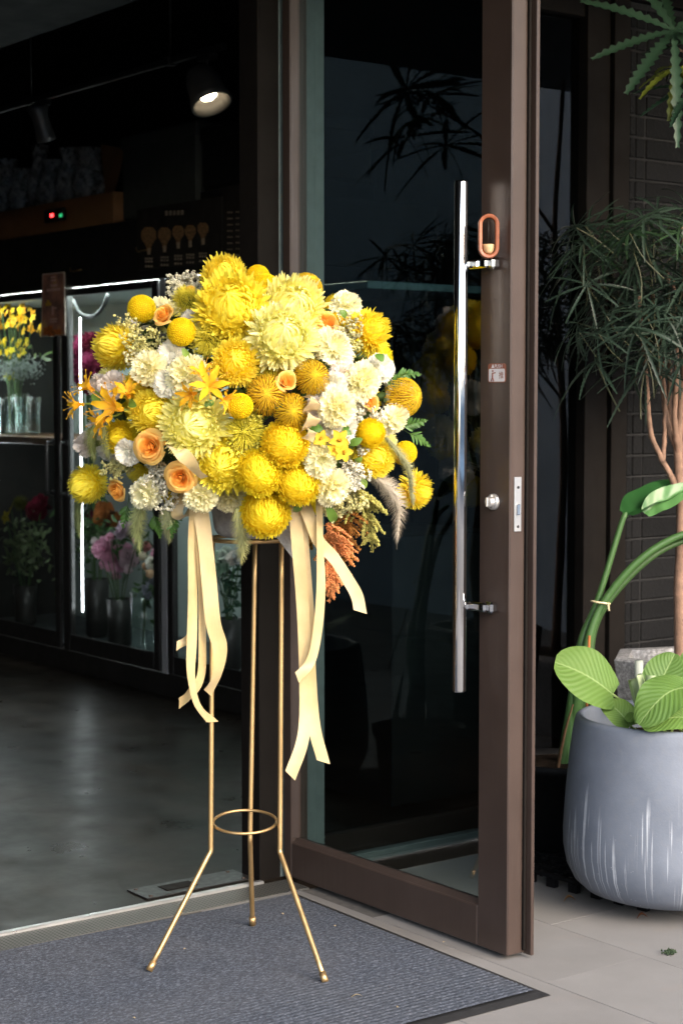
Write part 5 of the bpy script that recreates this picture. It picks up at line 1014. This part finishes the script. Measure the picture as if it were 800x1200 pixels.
for pts, w in (([(645, 935, D5 - .05), (652, 905, D5 - .05), (661, 860, D5 - .045), (671, 825, D5 - .04)], .010), ([(656, 937, D5 - .05), (664, 915, D5 - .05), (668, 888, D5 - .04)], .012), ([(641, 932, D5 - .05), (645, 915, D5 - .05), (648, 900, D5 - .04)], .011), ([(668, 936, D5 - .03), (670, 905, D5 - .03), (672, 880, D5 - .03)], .012)):
    P = smooth_path([at(*p) for p in pts], 14); mb = MB(); tube(mb, P, 1.5 * w * np.linspace(1, .25, 14), 6, flat=.4); obj('dry_sheath', mb, DRY, sb)
mb = MB(); tube(mb, [at(687, 830, D5 - .10), at(690, 745, D5 - .05)], .004, 6); obj('support_stick', mb, plain('orange_brown_stick', (.33, .11, .03), .6), sb)
LDK = petal('dark_glossy_leaf', .15, .32, .006, .12, .5)
def sleaf(pts_mid, w, nrm, colr, label):
    P = smooth_path([at(*p) for p in pts_mid], 24); T, N, B = frames(P); nrm = np.asarray(nrm); S = np.cross(T, nrm); S /= np.linalg.norm(S, axis=1, keepdims=True); Nn = np.cross(S, T); t = np.linspace(0, 1, 24)[:, None]; u = np.linspace(-1, 1, 11)[None]; ww = w * np.sin(math.pi * np.clip(t * .9 + .06, 0, 1)) ** .5
    V = P[:, None] + (ww * u)[..., None] * S[:, None] + (.35 * ww * np.abs(u) + .002 * np.sin(17 * t + 3 * u))[..., None] * Nn[:, None]; mb = MB(); grid(mb, V, colr); return obj('leaf_blade', mb, LDK, sb, label=label)
sleaf([(734, 604, D5), (748, 594, D5 + .02), (768, 585, D5 + .06), (790, 575, D5 + .09), (812, 566, D5 + .10)], .062, UP * .9 - FWD * .35, (.022, .085, .022), 'broad dark green leaf blade')
sleaf([(755, 602, D5 - .01), (768, 590, D5), (785, 582, D5 + .02), (806, 570, D5 + .05)], .034, -FWD * .85 + UP * .3, (.085, .20, .06), 'lighter underside of the folded leaf blade')

# octagonal stone trough with the false aralia
s = NT('rough_granite'); v = s.coords(); c = s.ramp(s.noise(90, v, 6, .75), [(.32, (.07, .07, .072)), (.5, (.19, .19, .195)), (.68, (.36, .36, .37))]); s.l(c, s.p.inputs['Base Color']); s.set(Roughness=.85); s.bump(s.noise(120, v, 5), .5, .004); GRAN = s.m
QC = at(794, 768, 5.36); tz = QC[2]; QC[2] = 0
st_ = thing('stone_trough', tuple(QC), 'six sided grey granite trough standing behind the concrete planter', 'trough'); nS = 6; a0 = math.radians(40); mb = MB(); prof = [(.150, 0), (.158, .015), (.205, tz - .05), (.212, tz - .006), (.207, tz), (.166, tz), (.160, tz - .008), (.150, tz - .10), (0, tz - .102)]
aa_ = np.arange(nS) / nS * 2 * math.pi + a0; V = np.array([[(QC[0] + r * math.cos(a), QC[1] + r * math.sin(a), z) for a in np.r_[aa_, aa_[0]]] for r, z in prof]); grid(mb, V); obj('basin', mb, GRAN, st_, smooth=False)
mb = MB(); lathe(mb, [(.135, tz - .095), (.08, tz - .08), (0, tz - .075)], (QC[0], QC[1], 0), 20); obj('soil', mb, SOIL, st_)
mb = MB(); p = at(748, 790, 5.15); tube(mb, [A(p[0], p[1], tz - .12), at(748, 774, 5.15)], .013, 12); tag(obj('plant_stake', mb, plain('pale_grey_stake', (.30, .33, .29), .6), origin=(p[0], p[1], tz - .12)), 'short pale grey stake standing in the granite trough', 'stake')
BARK = plain('pinkish_brown_bark', (.21, .125, .085), .85, 0, .25, 40, .5, 120)
LAC = petal('dark_aralia_leaf', .10, .45, .01, .3, .35)
def aralia(name, base, stems, label, trunk_r):
    t = thing(name, tuple(base), label, 'tree')
    for i, (pts, r0, r1) in enumerate(stems):
        P = smooth_path(pts, 26); wob = np.cumsum(rng.normal(0, .0009, P.shape), 0); mb = MB(); tube(mb, P + wob, np.linspace(r0, r1, 26) * (1 + .12 * (np.arange(26) % 4 == 0)), 10); obj('trunk' if i == 0 else 'branch', mb, BARK, t)
    return t
def leaflet(mb, base, dv, L, w, nrm, col, droop, teeth, depth):
    n = teeth * 2 + 1; t = np.linspace(0, 1, n); dv = dv / np.linalg.norm(dv); nrm = nrm - dv * (nrm @ dv); nrm /= np.linalg.norm(nrm) + 1e-9; sd_ = np.cross(dv, nrm); C = base + (t * L)[:, None] * dv + A(0, 0, -1) * (droop * L * t ** 2)[:, None]
    ww = w * np.sin(math.pi * np.clip(t * .86 + .07, 0, 1)) ** .7 * (1 - depth * (np.arange(n) % 2))
    V = np.stack([C - sd_ * ww[:, None] + nrm * (.3 * ww)[:, None] + dv * (depth * w * .6), C, C + sd_ * ww[:, None] + nrm * (.3 * ww)[:, None] + dv * (depth * w * .6)], 1); cc = np.repeat(np.tile(np.asarray(col), (n, 1))[:, None], 3, 1); cc[:, 1] *= 1.35; grid(mb, V, cc)
def comp_leaf(nl, L, w, teeth, depth, seed, droop, col):
    """palm-like leaf: leaflets fan out from the end of its stalk (unit frame: stalk along -z)"""
    r = np.random.default_rng(seed); mb = MB()
    for i in range(nl):
        a = 2 * math.pi * (i + r.uniform(-.2, .2)) / nl; el = r.uniform(-.25, .35); dv = A(math.cos(a) * math.cos(el), math.sin(a) * math.cos(el), math.sin(el)); leaflet(mb, A(0, 0, 0), dv, L * r.uniform(.75, 1.1), w * r.uniform(.85, 1.15), A(0, 0, 1.), np.asarray(col) * r.uniform(.75, 1.3), droop * r.uniform(.5, 1.3), teeth, depth)
    tube(mb, smooth_path([(0, 0, -.16), (.01, .005, -.08), (0, 0, 0)], 6), .0022, 5, (.07, .075, .04)); return mb
SLIM = [comp_leaf(9, .165, .0056, 11, .42, 10 + i, (.3, .55, .4, .7, .35)[i], (.021, .038, .026)).mesh('leaf', LAC) for i in range(5)] + [comp_leaf(8, .15, .0075, 10, .42, 20 + i, .3, (.030, .064, .028)).mesh('leaf', LAC) for i in range(2)]
B0 = A(QC[0] + .015, QC[1], tz - .10); dT = 5.33
S = lambda *pp: [at(*q) for q in pp]
tr1 = aralia('aralia_tree', B0, [([B0] + S((797, 700, dT), (799, 600, dT), (795, 540, dT), (796, 500, dT), (801, 440, dT), (803, 330, dT), (800, 260, dT)), .019, .008), (S((799, 598, dT), (786, 560, dT - .02), (773, 536, dT - .03), (762, 507, dT - .04), (757, 455, dT - .05), (752, 400, dT - .04), (748, 350, dT - .04)), .010, .005), (S((776, 542, dT - .03), (778, 493, dT - .02), (775, 450, dT - .02), (770, 380, dT)), .007, .004), (S((793, 530, dT), (781, 493, dT - .01), (777, 453, dT - .01), (772, 415, dT), (765, 340, dT)), .009, .005), (S((794, 533, dT), (791, 493, dT - .04), (793, 424, dT - .05), (790, 330, dT - .05)), .010, .005), (S((790, 520, dT), (785, 490, dT + .03), (785, 424, dT + .05), (782, 320, dT + .05)), .009, .005)], 'false aralia tree with dark feathery leaves over slender pinkish stems', .02)
lf_n = 0
def put_leaf(tree, me, P, nrm, roll, sc):
    o = link('leaf', me, tree, tuple(P - wloc(tree))); o.rotation_mode = 'QUATERNION'; o.rotation_quaternion = Vector(np.asarray(nrm).tolist()).to_track_quat('Z', 'Y') @ Quaternion((0, 0, 1), roll); o.scale = (sc,) * 3; return o
for i in range(130):
    px, py = (rng.uniform(672, 850), rng.uniform(240, 430)) if i < 95 else (rng.uniform(760, 960), rng.uniform(230, 400)); cx_ = (px - 790) / 100; py += 20 * abs(cx_); dd = dT + rng.uniform(-.36, .26)
    put_leaf(tr1, SLIM[i % 5] if py > 300 or i % 3 else SLIM[5 + i % 2], at(px, py, dd), UP * .8 + RIGHT * (px - 800) / 160 - FWD * rng.uniform(.0, .9) + rng.normal(0, .25, 3), rng.uniform(0, 6.28), rng.uniform(.75, 1.1))
# a second one with full-grown toothed leaves hangs in from above
BROAD = [comp_leaf(10, .24, .0175, 11, .48, 31 + i, .15, (.022, .052, .030)).mesh('leaf', LAC) for i in range(2)] + [comp_leaf(8, .15, .017, 8, .4, 41, .75, (.14, .16, .022)).mesh('leaf', LAC)]
B1 = A(4.55, 3.45, 0); sp2 = thing('square_planter', tuple(B1), 'dark square planter standing past the granite trough', 'planter'); mb = MB(); box(mb, B1 + A(-.16, -.16, 0), B1 + A(.16, .16, .42), .012); obj('planter_box', mb, GRAN, sp2, smooth=False); mb = MB(); lathe(mb, [(.13, .4205), (0, .43)], tuple(B1), 16); obj('soil', mb, SOIL, sp2)
q0 = at(789, 36, 5.0)
tr2 = aralia('broad_leaf_aralia', B1 + A(0, 0, .42), [([B1 + A(0, 0, .41), B1 + A(.02, .01, 1.2), B1 + A(-.02, 0, 1.9), B1 + A(.0, .02, 2.5)], .017, .007), ([B1 + A(-.02, 0, 1.95), (B1 + q0) / 2 * A(1, 1, 0) + A(0, 0, 2.25), q0 + A(.03, .03, -.03)], .007, .003)], 'taller aralia tree with broad toothed leaves above the feathery one', .02)
put_leaf(tr2, BROAD[0], q0, -FWD * .85 + UP * .5 - RIGHT * .05, .35, 1.25); put_leaf(tr2, BROAD[2], at(793, 82, 5.02), -FWD * .5 + UP * .8, .4, .8)
for px, py, d, rl in ((815, 100, 5.0, 1.), (850, 40, 5.05, 2.), (870, 110, 5.1, .3), (830, -60, 5.1, 1.5), (900, 20, 5.0, 2.2), (860, -120, 5.05, .7)): put_leaf(tr2, BROAD[int(px) % 2], at(px, py, d), UP * .9 - FWD * .5 + rng.normal(0, .2, 3), rl, .95)

# litter by the tray
for px, py, c, sz, lb in ((667, 1057, (.30, .16, .07), .016, 'curled brown dry leaf beside the plastic tray'), (752, 1077, (.24, .10, .05), .014, 'small rusty dry leaf at the foot of the concrete planter')):
    p = ground(px, py, .004); mb = MB(); leaf_strip(mb, p - RIGHT * sz, p + RIGHT * sz + A(0, 0, .004), sz * .5, (0, 0, 1), c, .35, 7, .6); tag(obj('dry_leaf', mb, PET, origin=p), lb, 'leaf')
p = ground(785, 1118, .0); mb = MB(); pts = p + rng.normal(0, 1, (60, 3)) * A(.007, .007, .003) + A(0, 0, .006); blobs(mb, pts, .0035, (.05, .075, .035), OCT_V, OCT_F, .4); tag(obj('moss_clump', mb, LEAFM, origin=p), 'tiny dark green moss clump on the pale pavement', 'moss')
